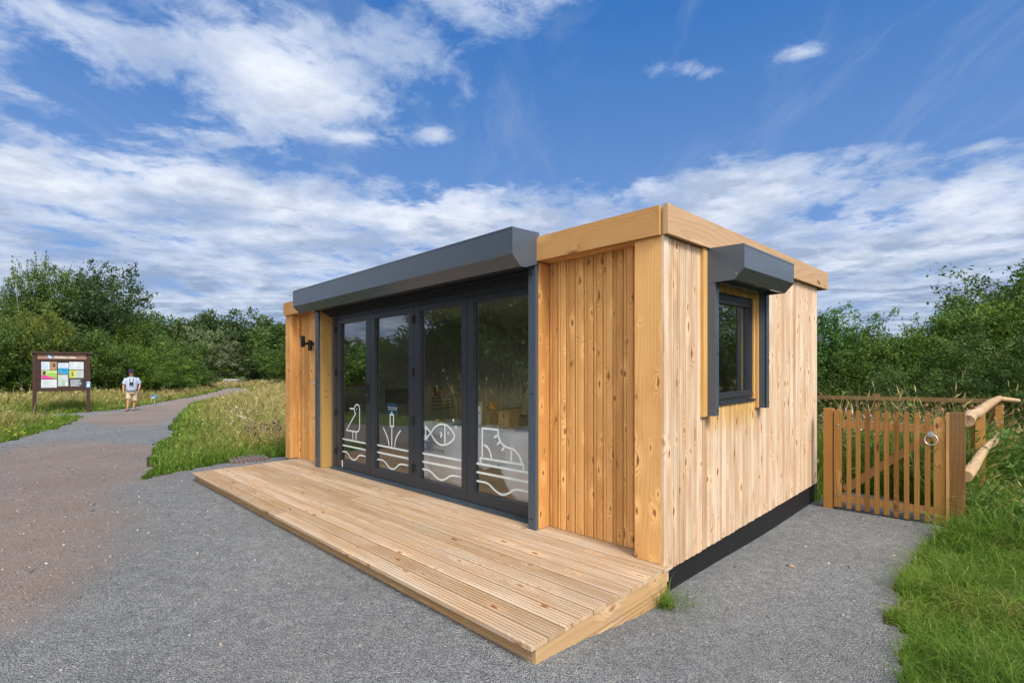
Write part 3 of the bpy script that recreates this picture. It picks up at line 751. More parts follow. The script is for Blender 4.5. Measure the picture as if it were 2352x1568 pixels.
b = bfmb(); strip(b, [(2.915, .912), (3.07, 1.036)], .018, 1.05); strip(b, [(3.07, 1.0365), (3.225, .912)], .018, 1.0495); b.prism([(2.91, .905), (2.93, .905), (3.07, 1.02), (3.21, .905), (3.23, .905), (3.07, 1.042)], 1.051, 1.14, 1); b.build('roof', orange, t)
b = bfmb()
for k in range(6): b.tube([(2.99 + k * .032, 1.0595, .938), (2.99 + k * .032, 1.057, .938)], .010, 8)
b.build('bug_hole', M['black'], t)
t = thing('tent_card', 'tall white folded price card on the table behind the fish door', 'card', BF(3.0, .85, .752))
b = bfmb(); b.box((3.03, .86, .752), (3.13, .88, 1.04)); b.build('card_sheet', plain('paper', (.75, .78, .78), .7), t)
b = bfmb(); b.box((3.035, .858, 1.0), (3.125, .8595, 1.035)); b.box((3.045, .858, .90), (3.115, .8595, .92)); b.build('card_print', plain('leaf_green', (.12, .35, .14), .7), t)
pap = [plain('print_%d' % i, c, .6) for i, c in enumerate([(.06, .25, .38), (.6, .6, .58), (.55, .42, .40), (.25, .33, .4), (.5, .5, .42)])]
for k, (u, v, c_, lab) in enumerate(((3.30, .66, 0, 'blue leaflet lying at the table edge below the cardboard box'), (3.05, .68, 1, 'white leaflet lying on the table left of the nest box'), (2.45, .75, 2, 'pinkish booklet lying on the table right of the nest box'), (2.15, .72, 3, 'grey blue leaflet near the right end of the table'), (3.75, .72, 4, 'cream leaflet on the table above the blue logo'))):
    b = bfmb(); b.prism([(u - .12, v), (u + .10, v - .03), (u + .13, v + .16), (u - .09, v + .19)], .7525, .7585 + .002 * k, 2); o_ = b.build('leaflet', pap[c_]); tag(o_, lab, 'leaflet', 'leaflets on the display table')
b = bfmb(); b.tube([(3.86, .80, .752), (3.86, .80, .785)], .03, 10); tag(b.build('toy_tub', plain('yellow_plastic', (.65, .48, .04), .4)), 'small yellow tub on the display table', 'tub')
b = bfmb(); b.tube([(3.78, .82, .752), (3.78, .82, .780)], .035, 10); tag(b.build('toy_tub', plain('red_plastic', (.55, .06, .03), .4)), 'small red tub beside the yellow tub on the table', 'tub')
def wall_panel(name, lab, cat, v0, v1, w0, w1, c, u=6.99, lines=5, ink=(.08, .08, .09), th=.015):
    t = thing(name, lab, cat, BF(u, (v0 + v1) / 2, w0))
    b = bfmb(); b.box((u - th, v0, w0), (u - .002, v1, w1)); b.build('board', plain(name + '_sheet', c, .7), t)
    b = bfmb(); random.seed(int(v0 * 100))
    for k in range(lines):
        z = w1 - (w1 - w0) * (k + .7) / (lines + .4); x = v0 + .03
        while x < v1 - .06:
            L_ = random.uniform(.03, .09); b.box((u - th - .0012, x, z), (u - th - .0002, min(x + L_, v1 - .03), z + (w1 - w0) / lines * .35)); x += L_ + .015
    b.build('print', plain(name + '_ink', ink, .7), t); return t
wall_panel('poster_display', 'grey display panel covered in small pictures on the far end wall', 'poster', 1.85, 2.50, .80, 1.10, (.20, .22, .19), lines=6, ink=(.42, .42, .36))
wall_panel('white_poster', 'white text poster on the end wall behind the fish door', 'poster', 2.92, 3.55, .58, .90, (.42, .43, .40), lines=4)
wall_panel('orange_poster', 'small orange poster above the white text poster', 'poster', 3.02, 3.25, .90, 1.10, (.36, .12, .05), lines=1, ink=(.6, .5, .3))
cu_ = thing('side_cupboard', 'low grey cupboard with shelf along the back wall of the cabin', 'cupboard', BF(4.5, 3.6, .012))
b = bfmb(); b.box((2.6, 3.45, .013), (6.6, 3.83, .55)); b.build('cabinet', plain('cupboard_grey', (.18, .17, .15), .6), cu_)
for k in range(4):
    b = bfmb(); b.box((2.62 + k, 3.435, .05), (3.58 + k, 3.4495, .53)); b.build('cupboard_door', plain('cupboard_door', (.22, .21, .19), .5) if k == 0 else bpy.data.materials['cupboard_door'], cu_)
t = thing('food_sign', 'pale grey notice about ice cream standing on a wooden crate', 'sign', BF(2.0, 1.6, .95))
b = bfmb(); b.box((1.62, 1.30, .98), (2.22, 1.32, 1.20)); b.build('board', plain('notice_grey', (.40, .42, .42), .6), t)
add_text('lettering', 'Ice Cream', .062, BF(2.14, 1.2985, 1.01), XL, ZL, bpy.data.materials['print_grey'], t)
t = thing('wooden_crate', 'reddish wooden crate on the table behind the nest box', 'crate', BF(2.0, 1.3, .752))
b = bfmb()
for k in range(3): b.box((1.62, 1.26, .755 + k * .075), (2.30, 1.275, .815 + k * .075), 0); b.box((1.62, 1.40, .755 + k * .075), (2.30, 1.415, .815 + k * .075), 0)
b.build('slats', plain('crate_red', (.23, .09, .045), .7), t)
b = bfmb(); b.box((1.63, 1.2755, .752), (1.66, 1.3995, .97)); b.box((2.26, 1.2755, .752), (2.29, 1.3995, .97)); b.build('crate_ends', bpy.data.materials['crate_red'], t)
t = thing('storage_box', 'green plastic storage box on the floor under the table', 'box', BF(2.6, .85, .013))
b = bfmb(); b.box((2.30, .75, .013), (2.90, 1.10, .30)); b.build('tub', plain('storage_green', (.06, .11, .04), .5), t)
b = bfmb(); b.box((2.28, .73, .3005), (2.92, 1.12, .325)); b.build('lid', plain('storage_lid', (.10, .16, .07), .4), t)

# ================================================================= GROUND
def c6b(x, y): return ((2000 + x * .2978) * .9408, (1200 + y * .2978) * .9408)
def c3(x, y): return ((320 + x * .2041) * .9408, (880 + y * .2041) * .9408)
right_edge = [c6b(*p) for p in [(1110, 330), (920, 400), (780, 540), (740, 640), (620, 750), (680, 880), (640, 980), (520, 1010), (620, 1110), (740, 1200), (700, 1290), (640, 1350), (700, 1500), (650, 1567)]]
gp = [on_site(px, py) for px, py in right_edge]
gp += [(2.0, 1.6), (2.3, .3), (3.2, -3), (3.2, -9), (-10, -9), (-9.2, 0), (-9.6, 5), (-10.6, 9)]
gp += [on_site(px, py) for px, py in [(0, 1018), (60, 1003), (95, 990), (125, 986), (165, 970), (190, 957), (130, 958), (60, 957), (55, 952), (160, 949), (240, 944), (290, 938), (322, 932), (392, 919), (448, 910.6), (490, 901), (519, 892), (545, 890.5), (569, 893), (581, 898), (556, 906), (518, 913), (437, 926)]]
gp += [on_site(*c3(*p)) for p in [(680, 540), (560, 650), (500, 750), (430, 815), (520, 860), (440, 930), (300, 1000), (260, 1080), (190, 1215), (280, 1280), (180, 1350), (75, 1450), (400, 1370), (700, 1310), (850, 1280), (1160, 1225), (1500, 1180), (1870, 1150)]]
for uv_ in [(6.9, .5), (3, 3.5), (.3, 3.8), (.02, 3.99)]:
    p = O + U * uv_[0] + V * uv_[1]; gp.append((p.x, p.y))
gp += [on_site(px, py) for px, py in [(1905, 1132), (1960, 1130), (2080, 1148), (2160, 1180)]]
GP = np.array(gp)
def inpoly(P, x, y):
    x = np.asarray(x, float); y = np.asarray(y, float); c = np.zeros(x.shape, bool); n = len(P); j = n - 1
    for i in range(n):
        xi, yi = P[i]; xj, yj = P[j]
        m = ((yi > y) != (yj > y))
        with np.errstate(divide='ignore', invalid='ignore'):
            c ^= m & (x < (xj - xi) * (y - yi) / (yj - yi + 1e-12) + xi)
        j = i
    return c
def pdist(P, x, y):
    x = np.asarray(x, float); y = np.asarray(y, float); d = np.full(x.shape, 1e9); n = len(P)
    for i in range(n):
        ax, ay = P[i]; bx, by = P[(i + 1) % n]; dx, dy = bx - ax, by - ay; L = dx * dx + dy * dy + 1e-12
        t = np.clip(((x - ax) * dx + (y - ay) * dy) / L, 0, 1); d = np.minimum(d, np.hypot(x - ax - t * dx, y - ay - t * dy))
    return d
def vnoise(x, y, s=1.0, seed=0):
    """cheap smooth value noise 0..1"""
    x = np.asarray(x) / s + 37.7 * seed; y = np.asarray(y) / s + 11.3 * seed
    xi = np.floor(x); yi = np.floor(y); fx = x - xi; fy = y - yi; fx = fx * fx * (3 - 2 * fx); fy = fy * fy * (3 - 2 * fy)
    def h(a, b): v = np.sin(a * 127.1 + b * 311.7 + seed * 17.3) * 43758.5453; return v - np.floor(v)
    return (h(xi, yi) * (1 - fx) + h(xi + 1, yi) * fx) * (1 - fy) + (h(xi, yi + 1) * (1 - fx) + h(xi + 1, yi + 1) * fx) * fy
brown = [np.array([on_site(*p) for p in q]) for q in (
    [(-60, 1045), (0, 1032), (120, 1012), (250, 1016), (375, 1026), (362, 1062), (345, 1100), (262, 1122), (205, 1172), (150, 1225), (110, 1300), (40, 1390), (-60, 1440)],
    [(185, 962), (290, 946), (392, 924), (519, 895), (575, 893), (560, 908), (437, 930), (408, 960), (330, 978), (240, 972)])]
def dirtmask(x, y):
    wob = 1.0 * (vnoise(x, y, 1.8, 3) - .5) + .25 * (vnoise(x, y, .35, 4) - .5)
    m = np.zeros(x.shape)
    for P in brown:
        ins = inpoly(P, x, y); d = pdist(P, x, y); s = np.where(ins, d, -d); m = np.maximum(m, sstep(-.9, .7, s + wob))
    return np.maximum(m, sstep(-2, -8, x) * sstep(6.5, 3, y) * .85)

NA, NR = 900, 420
ang = np.linspace(0, 2 * np.pi, NA, endpoint=False); rad = .45 * np.exp(np.linspace(0, math.log(1500 / .45), NR))
RR, AA = np.meshgrid(rad, ang, indexing='ij'); gx = (RR * np.sin(AA)).ravel(); gy = (RR * np.cos(AA)).ravel()
gzv = gz(gx, gy)
ii, jj = np.meshgrid(np.arange(NR - 1), np.arange(NA), indexing='ij'); ii = ii.ravel(); jj = jj.ravel(); j2 = (jj + 1) % NA
quads = np.stack([ii * NA + jj, ii * NA + j2, (ii + 1) * NA + j2, (ii + 1) * NA + jj], 1)
def grid_obj(name, sel, dz, m, rmax=None, extra_center=False, attrs=None):
    q = quads[sel]; used = np.unique(q); mp = np.zeros(len(gx), int); mp[used] = np.arange(len(used))
    vs = np.stack([gx[used], gy[used], gzv[used] + dz], 1); q = mp[q]; f3 = None
    at = {k: v[used] for k, v in (attrs or {}).items()}
    if extra_center:
        c = len(vs); vs = np.vstack([vs, [[0, 0, gz(0., 0.) + dz]]]); f3 = np.array([[c, mp[(j + 1) % NA], mp[j]] for j in range(NA)])
        at = {k: np.append(v, v[0]) for k, v in at.items()}
    q = q[:, ::-1]
    me = np_mesh(name, vs, q, f3, at, smooth=True); me.materials.append(m)
    # make sure it faces up
    o = bpy.data.objects.new(name, me); col.objects.link(o); o['kind'] = 'structure'; return o
# soil under the grass
mg, T, b = newmat('soil_and_turf')
ps = T.node('ShaderNodeNewGeometry').outputs['Position']
c = T.ramp(T.noise(ps, .8, 6, .65), [(.3, (.030, .045, .014)), (.5, (.055, .062, .022)), (.7, (.115, .10, .042))])
c = T.mix(T.mapr(T.noise(ps, 14, 4, .7), .4, .7, 0, .5), c, (.05, .035, .018))
T.l.new(c, b.inputs['Base Color']); b.inputs['Roughness'].default_value = .95; b.inputs['Specular IOR Level'].default_value = .1
bp = T.node('ShaderNodeBump', ins={'Strength': .8, 'Distance': .05, 'Height': T.noise(ps, 20, 5, .7)}); T.l.new(bp.outputs[0], b.inputs['Normal'])
# gravel
mv, T, b = newmat('grey_gravel')
ps = T.node('ShaderNodeNewGeometry').outputs['Position']
dm = T.node('ShaderNodeAttribute', attribute_name='dirt').outputs['Fac']
v1 = T.node('ShaderNodeTexVoronoi', feature='F1', ins={'Vector': ps, 'Scale': 105.0}); v2 = T.node('ShaderNodeTexVoronoi', feature='F1', ins={'Vector': ps, 'Scale': 230.0})
g1 = T.node('ShaderNodeSeparateColor', ins={0: v1.outputs['Color']}).outputs
g2 = T.node('ShaderNodeSeparateColor', ins={0: v2.outputs['Color']}).outputs
stone = T.ramp(g1[0], [(0, (.12, .13, .14)), (.4, (0.302, 0.319, 0.336)), (.75, (0.459, 0.482, 0.498)), (.95, (.60, .61, .62)), (1, (.72, .72, .72))])
stone = T.mix(.45, stone, T.ramp(g2[1], [(0, (.10, .11, .12)), (.6, (.33, .345, .36)), (1, (.60, .60, .60))]))
stone = T.mix(T.mapr(T.noise(ps, .9, 5, .6), .42, .68, 0, .5), stone, T.mix(.6, stone, (.40, .385, .36)))
gap = T.mapr(v1.outputs['Distance'], .28, .60, 0, .5)
stone = T.mix(gap, stone, (.045, .048, .05))
v3 = T.node('ShaderNodeTexVoronoi', feature='F1', ins={'Vector': ps, 'Scale': 46.0}); g3 = T.node('ShaderNodeSeparateColor', ins={0: v3.outputs['Color']}).outputs
big = T.math('MULTIPLY', T.mapr(g3[0], .90, .93), T.mapr(v3.outputs['Distance'], .34, .26))
stone = T.mix(T.math('MULTIPLY', big, .8), stone, T.ramp(g3[1], [(0, (.16, .165, .175)), (.5, (.40, .41, .42)), (1, (.58, .57, .55))]))
mot = T.noise(ps, 11, 5, .75)
stone = T.mix(1.0, stone, T.ramp(mot, [(.3, (.86, .86, .87)), (.5, (1.10, 1.10, 1.10)), (.7, (1.42, 1.41, 1.38))]), 'MULTIPLY')
dirt = T.ramp(g1[2], [(0, (.22, .17, .15)), (.5, (.36, .29, .26)), (.85, (.46, .385, .35)), (1, (.62, .56, .50))])
dirt = T.mix(T.mapr(T.noise(ps, 2.3, 5, .65), .4, .66), dirt, T.mix(.5, dirt, (.38, .27, .21)))
fine = T.noise(ps, 38, 4, .7)
dirt = T.mix(T.math('MULTIPLY', big, .7), dirt, (.50, .46, .42))
dirt = T.mix(T.mapr(fine, .35, .7, 0, .5), dirt, (.25, .195, .17))
lowm = T.mapr(T.noise(ps, 6, 5, .7), .3, .7, -.12, .12)
k = T.mapr(T.math('ADD', dm, lowm), .1, .8, 0, 1)
c = T.mix(k, stone, dirt)
c = T.mix(1.0, c, T.ramp(T.noise(ps, .55, 4, .6), [(.3, (.88, .88, .88)), (.7, (1.12, 1.12, 1.12))]), 'MULTIPLY')
T.l.new(c, b.inputs['Base Color']); b.inputs['Roughness'].default_value = .85; b.inputs['Specular IOR Level'].default_value = .3
h = T.math('SUBTRACT', T.math('MULTIPLY', g1[1], 1.0), T.math('MULTIPLY', v1.outputs['Distance'], 1.3))
h = T.math('ADD', h, T.math('MULTIPLY', g2[0], .3))
bp = T.node('ShaderNodeBump', ins={'Strength': 1.0, 'Distance': .015, 'Height': h})
bp2 = T.node('ShaderNodeBump', ins={'Strength': .35, 'Distance': .06, 'Height': T.noise(ps, 3.0, 4, .6), 'Normal': bp.outputs[0]})
T.l.new(bp2.outputs[0], b.inputs['Normal'])
cxq = gx[quads].mean(1); cyq = gy[quads].mean(1)
wobx = .10 * (vnoise(cxq, cyq, .25, 5) - .5) + .05 * (vnoise(cxq, cyq, .07, 6) - .5)
isg = inpoly(GP, cxq + wobx, cyq + wobx * .7)
grid_obj('ground', np.ones(len(quads), bool), 0.0, mg, extra_center=True)
near = np.hypot(gx, gy) < 150
dirt = np.zeros(len(gx)); dirt[near] = dirtmask(gx[near], gy[near])
gvl = grid_obj('gravel_path', isg, .004, mv, attrs={'dirt': dirt}, extra_center=True)

# loose stones on the gravel
def stones(n, r0, r1, seed, name, m, size, label):
    rg = np.random.default_rng(seed); out = []
    r = np.exp(rg.uniform(math.log(r0), math.log(r1), n)); a = rg.uniform(R(-50), R(46), n); x = r * np.sin(a); y = r * np.cos(a)
    ok = inpoly(GP, x, y); dx = x - O.x; dy = y - O.y; u = dx * U.x + dy * U.y; v = dx * V.x + dy * V.y
    ok &= ~((u > -.08) & (u < 7.3) & (v > -1.55)); x = x[ok]; y = y[ok]; r = r[ok]; n = len(x)
    base = np.array([(1, 0, 0), (-1, 0, 0), (0, 1, 0), (0, -1, 0), (0, 0, 1), (0, 0, -1)], float); fc = np.array([(0, 2, 4), (2, 1, 4), (1, 3, 4), (3, 0, 4), (2, 0, 5), (1, 2, 5), (3, 1, 5), (0, 3, 5)])
    s = size * np.exp(rg.normal(0, .45, n)) * np.clip(r / 4, .8, 2.2); th = rg.uniform(0, 6.28, n)
    V_ = base[None] * (1 + rg.uniform(-.35, .35, (n, 6, 3))) * np.stack([s, s * rg.uniform(.5, 1, n), s * rg.uniform(.35, .7, n)], 1)[:, None, :]
    V_ += rg.uniform(-.25, .25, (n, 6, 3)) * s[:, None, None]
    X = V_[..., 0] * np.cos(th)[:, None] - V_[..., 1] * np.sin(th)[:, None] + x[:, None]; Y = V_[..., 0] * np.sin(th)[:, None] + V_[..., 1] * np.cos(th)[:, None] + y[:, None]
    Z = V_[..., 2] + gz(x, y)[:, None] + .004 + .2 * s[:, None]
    vs = np.stack([X, Y, Z], 2).reshape(-1, 3); f = (fc[None] + (np.arange(n) * 6)[:, None, None]).reshape(-1, 3)
    me = np_mesh(name, vs, None, f, {'tint': np.repeat(rg.uniform(0, 1, n), 6)}); me.materials.append(m)
    o = bpy.data.objects.new(name, me); col.objects.link(o); tag(o, label, 'stones', kind='stuff')
ms, T, b = newmat('loose_stone'); ti = T.node('ShaderNodeAttribute', attribute_name='tint').outputs['Fac']
T.l.new(T.ramp(ti, [(0, (.07, .075, .085)), (.35, (.15, .155, .165)), (.6, (.26, .25, .24)), (.8, (.30, .22, .17)), (.95, (.40, .39, .37)), (1, (.55, .55, .53))]), b.inputs['Base Color']); b.inputs['Roughness'].default_value = .8
stones(26000, 2.0, 22, 3, 'loose_stones', ms, .0042, 'loose grey and pale stones scattered over the gravel')
stones(420, 2.2, 30, 5, 'pale_pebbles', ms, .0085, 'larger pale pebbles lying here and there on the gravel')

# drain mat beside the deck
P4 = [on_site(*c3(*p)) for p in [(1165, 1188), (1560, 1138), (1655, 1190), (1185, 1243)]]
mb = MB(); n1 = 9
for i in range(n1):
    t0, t1 = i / n1, (i + .88) / n1
    def L(a, b_, t): return (a[0] + (b_[0] - a[0]) * t, a[1] + (b_[1] - a[1]) * t)
    q = [L(P4[0], P4[1], t0), L(P4[0], P4[1], t1), L(P4[3], P4[2], t1), L(P4[3], P4[2], t0)]
    zt = .05
    vs = [Vector((x, y, gz(x, y) + dz)) for dz in (.0, zt) for x, y in q]
    mb.add(vs, [(4, 5, 6, 7), (0, 1, 5, 4), (1, 2, 6, 5), (2, 3, 7, 6), (3, 0, 4, 7)])
tag(mb.build('ribbed_mat', plain('mat_brown', (.14, .105, .095), .9, bump=.5)), 'brown ribbed drain cover in the grass by the left end of the deck', 'drain cover')

# ================================================================= GATE AND FENCES
GA = Vector((3.71, 5.86, 0)); GB = Vector((4.40, 5.17, 0)); GE = (GB - GA).normalized(); GN = Vector((-GE.y, GE.x, 0)) * -1   # GN to the camera side
if GN.y > 0: GN = -GN
GL = (GB - GA).length
GS = 1.066      # the gate stands on the lower ground by the back corner of the cabin
def gs(p): c0 = Vector((0, 0, CAMH)); return c0 + (p - c0) * GS
def GF(a, n, z): p = GA + GE * a + GN * n; return gs(site(Vector((p.x, p.y, z))))
def gfmb(): return MB(GF)
gate = thing('picket_gate', 'brown wooden picket gate with diagonal brace and ring latch beside the cabin', 'gate', GF(GL / 2, 0, -.03))
def gstile(a0, a1, n0, n1, z0, z1, name, m=M['wood_gate'], par=gate, rnd=True, flat=False):
    b = gfmb(); w = a1 - a0
    if rnd:
        k = 8; top = [(a0 + w / 2 + w / 2 * math.cos(math.pi * i / k), z1 - w / 2 * .9 + w / 2 * .9 * math.sin(math.pi * i / k)) for i in range(k + 1)]
        prof = [(a0, z0), (a1, z0)] + top
        # prism across n ; axes order (a, z) with extrusion along n(axis 1)
        vs = []; gc = []; fs = []; n = len(prof)
        for i in range(n):
            p, q = prof[i], prof[(i + 1) % n]; kk = len(vs); vs += [(p[0], n0, p[1]), (q[0], n0, q[1]), (q[0], n1, q[1]), (p[0], n1, p[1])]
            gc += [(.3 + n0, 0, p[1]), (.3 + n0, 0, q[1]), (.3 + n1, 0, q[1]), (.3 + n1, 0, p[1])]; fs.append((kk, kk + 1, kk + 2, kk + 3))
        for nn in (n0, n1): kk = len(vs); vs += [(p[0], nn, p[1]) for p in prof]; gc += [(p[0], 0, p[1]) for p in prof]; fs.append(tuple(range(kk, kk + n)))
        b.add([GF(*v) for v in vs], fs, gc)
    else: b.box((a0, n0, z0), (a1, n1, z1), 2)
    return b.build(name, m, par)
gstile(.0, .075, .0, .055, -.035, 1.07, 'stile'); gstile(GL - .095, GL - .005, -.005, .045, -.055, 1.03, 'stile')
for i in range(9):
    a = .125 + i * (GL - .125 - .165) / 8.0; gstile(a, a + .042 + random.uniform(-.002, .002), .034, .056, -.045 + random.uniform(-.01, .01) , 1.065 + random.uniform(-.006, .006), 'picket')
for z0, z1 in ((.862, .945), (.025, .105)):
    b = gfmb(); b.box((.076, .002, z0), (GL - .0955, .0335, z1), 0); b.build('rail', M['wood_gate_rail'], gate)
b = gfmb()
for (q0, q1) in (((.078, .165), (GL - .12, .80)),):
    d = .075
    vs = [GF(a, n, z) for n in (-.03, .0015) for a, z in ((q0[0], q0[1]), (q0[0] + .05, q0[1] - .035), (q1[0], q1[1]), (q1[0], q1[1] + .062), (q1[0] - .03, q1[1] + .0625), (q0[0], q0[1] + .04))]
    gc = [(z * .8, 0, a) for n in (0, 1) for a, z in ((q0[0], 0), (q0[0] + .05, 0), (q1[0], 0), (q1[0], .08), (q1[0] - .03, .08), (q0[0], .08))]
    b.add(vs, [(0, 1, 2, 3, 4, 5), (6, 7, 8, 9, 10, 11)] + [(i, (i + 1) % 6, 6 + (i + 1) % 6, 6 + i) for i in range(6)], gc)
b.build('brace', M['wood_gate_rail'], gate)
b = gfmb(); c0 = (GL - .112, .075, .80)
b.tube([(c0[0] + .052 * math.cos(t), c0[1] - .012 * math.sin(t), c0[2] + .052 * math.sin(t)) for t in [2 * math.pi * k / 24 for k in range(25)]], .0052, 8)
b.tube([(c0[0], .047, c0[2] + .055), (c0[0], .060, c0[2] + .055)], .034, 14); b.tube([(c0[0], .060, c0[2] + .055), (c0[0], .082, c0[2] + .055)], .012, 10); b.build('ring_latch', M['chrome'], gate)
b = gfmb()
for z in (.90, .10): b.tube([(.045, .0555, z), (.045, .062, z)], .013, 10)
b.build('bolt', M['chrome'], gate)
b = gfmb()
for i in range(9):
    a = .148 + i * (GL - .125 - .165) / 8.0
    for z in (.88, .925, .045, .085): b.tube([(a, .0562, z), (a, .0575, z)], .0025, 5)
b.build('nail', M['chrome'], gate)
t = thing('gate_post', 'square brown post at the hinge side of the gate next to the cabin wall', 'post', GF(-.05, 0, -.1)); gstile(-.105, -.012, -.04, .052, -.15, 1.075, 'post_shaft', M['wood_gate_rail'] if False else wood('wood_post_hinge', (.40, .20, .05), (.30, .13, .025), (.30, .13, .03), knots=.3, tintamt=.1), t, False)
t = thing('gate_post', 'thick dark brown latch post at the right end of the gate', 'post', GF(GL + .08, 0, -.1)); gstile(GL + .030, GL + .145, -.035, .055, -.15, 1.082, 'post_shaft', wood('wood_latch_post', (.22, .115, .035), (.11, .050, .014), (.14, .065, .018), knots=.3, tintamt=.1, wear=.1), t, False)
gstile(GL + .002, GL + .0285, -.02, .058, -.10, 1.075, 'gate_stop', M['wood_gate_rail'], t, False)
# log rail fence going back from the latch post
lf = thing('log_rail_fence', 'pale round log rails running back from the latch post of the gate', 'fence', site((5.4, 5.9, -.05)))
def wf(x, y, z): return gs(site(Vector((x, y, z))))
b = MB(wf); pts = [(4.50, 5.04, 1.005), (4.80, 5.34, 1.03), (5.15, 5.66, 1.005), (5.47, 5.95, 1.02), (5.9, 6.3, 1.065), (6.35, 6.72, 1.06), (6.80, 7.12, 1.065)]
b.tube(pts, [.062, .060, .058, .056, .052, .048, .042], 12); b.build('log_rail', M['wood_log'], lf)
b = MB(wf); b.tube([(4.50, 5.06, .452), (4.95, 5.45, .50), (5.50, 5.96, .54)], [.060, .055, .05], 12); b.build('log_rail', M['wood_log'], lf)
b = MB(wf); b.tube([(5.52, 5.98, .56), (6.2, 6.55, .56), (6.82, 7.15, .55)], [.05, .05, .045], 12); b.build('log_rail', M['wood_log'], lf)
b = MB(wf); b.tube([(6.80, 7.14, 1.06), (7.15, 7.2, 1.02)], [.04, .03], 10); b.build('log_rail', M['wood_log'], lf)
for (x, y) in ((5.50, 6.03), (6.86, 7.22)):
    b = MB(wf); b.box((x - .06, y - .04, -.3), (x + .06, y + .04, 1.055), 2); b.build('post', M['wood_gate'], lf)
rf = thing('rear_rail_fence', 'flat brown timber rail fence at the back of the overgrown patch', 'fence', site((6, 7.9, -.05)))
def RFf(a, n, z): p = Vector((6.86, 7.16, 0)) + Vector((-.735, .678, 0)) * a + Vector((.678, .735, 0)) * n; return gs(site(Vector((p.x, p.y, z))))
for z0, z1 in ((.99, 1.05), (.48, .56)):
    b = MB(RFf); b.box((0, 0, z0), (4.2, .035, z1), 0); b.box((4.205, 0, z0), (9, .035, z1), 0); b.build('rail', M['wood_far_rail'], rf)
for a in (1.4, 2.9, 4.4, 6.0, 7.6): b = MB(RFf); b.box((a, .036, -.3), (a + .09, .12, 1.09), 2); b.build('post', M['wood_far_rail'], rf)

# ================================================================= NOTICE BOARD
e = Vector((.769, .64, 0)).normalized(); nb = Vector((e.y, -e.x, 0)); IB = Vector((-18.955, 21.505, 0)); k_ib = K * IB.x
def IF(s, n, z): p = IB + e * s + nb * n; return Vector((p.x, p.y, z + k_ib))
def ifmb(): return MB(IF)
def cx_(x): return (x - 845) * .001407
def cz_(y): return (1500 - y) * .00185
ib = thing('notice_board', 'dark brown visitor notice board with many panels and wood header beside the path', 'notice board', IF(0, 0, 0))
for s in (-.855, .845):
    b = ifmb(); b.box((s - .06, -.06, -.2), (s + .06, .06, 2.515), 2); b.build('post', M['brown_paint'], ib)
b = ifmb(); b.box((-.95, -.16, 2.52), (.97, .13, 2.60), 0); b.build('cap', M['brown_paint'], ib)
b = ifmb(); b.box((-.79, -.035, .95), (.78, .015, 2.29)); b.box((-.79, .0155, .95), (.78, .04, 1.02)); b.box((-.79, .0155, 2.22), (.78, .04, 2.29)); b.box((-.79, .0155, 1.021), (-.72, .04, 2.219)); b.box((.71, .0155, 1.021), (.78, .04, 2.219)); b.build('backing', M['brown_paint'], ib)
hd = wood('header_wood', (.36, .20, .15), (.24, .12, .09), (.22, .11, .08), tintamt=.05, knots=.5)
b = ifmb(); b.box((-.77, -.03, 2.295), (.79, .02, 2.50), 0); hdr = b.build('header_board', hd, ib)
add_text('header_lettering', 'Middleton Lakes', .125, IF(cx_(665), .023, cz_(238) + .0), e, W, M['white_vinyl'], ib, bold=.003, squash=.82)
lb = plain('logo_blue2', (.07, .22, .50), .5)
b = ifmb(); b.box((cx_(522), .0205, cz_(248)), (cx_(630), .024, cz_(162))); b.build('logo', lb, ib)
b = ifmb(); b.add([IF(cx_(x), .0255, cz_(y)) for x, y in [(528, 180), (550, 172), (570, 188), (615, 190), (600, 205), (565, 208), (600, 220), (620, 240), (560, 236), (528, 222)]], [tuple(range(10))]); b.build('logo_bird', M['white_vinyl'], ib)
pal = lambda n, c: bpy.data.materials.get(n) or plain(n, c, .5, var=.10)
PW = pal('panel_white', (.52, .58, .60)); PB = pal('panel_pale_blue', (.50, .60, .72)); PG = pal('panel_grey', (.38, .45, .45)); INK = pal('panel_ink', (.22, .30, .36))
def panel(x0, x1, y0, y1, m, name='panel', n=.020): b = ifmb(); b.box((cx_(x0), .0155, cz_(y1)), (cx_(x1), n, cz_(y0))); return b.build(name, m, ib)
def lines(x0, x1, y0, y1, cnt, par, m=INK, n=.0215, h=4, seed=1):
    b = ifmb(); rr = random.Random(seed)
    for k in range(cnt):
        y = y0 + (y1 - y0) * (k + .5) / cnt; b.box((cx_(x0), n - .001, cz_(y + h)), (cx_(x0 + (x1 - x0) * rr.uniform(.6, 1)), n, cz_(y)))
    b.build('print', m, par)
def blob(par, pts, m, n=.0225, name='picture'): b = ifmb(); b.add([IF(cx_(x), n, cz_(y)) for x, y in pts], [tuple(range(len(pts)))]); b.build(name, m, par)
p = panel(385, 563, 322, 508, PB); lines(405, 540, 335, 490, 9, p, seed=2)
p = panel(565, 728, 322, 508, pal('pic_brown', (.30, .19, .10))); blob(p, [(610, 415), (650, 405), (645, 365), (665, 350), (685, 400), (690, 430), (660, 440)], M['black'])
p = panel(387, 728, 520, 708, pal('pic_green', (.22, .42, .07)))
blob(p, [(387, 520), (728, 520), (728, 590), (600, 560), (500, 600), (387, 600)], pal('pic_lightgreen', (.42, .55, .22)), .021)
blob(p, [(395, 708), (392, 640), (430, 622), (480, 622), (520, 655), (640, 672), (690, 680), (640, 706)], pal('pic_pink', (.60, .03, .28)), .0222)
blob(p, [(408, 560), (430, 535), (465, 532), (488, 550), (480, 590), (455, 618), (425, 622), (412, 595)], pal('pic_hair', (.05, .03, .035)), .0230)
p = panel(380, 724, 722, 905, PW); lines(400, 700, 735, 890, 8, p, seed=4)
p = panel(750, 988, 348, 465, PB); lines(765, 950, 355, 455, 5, p, seed=5)
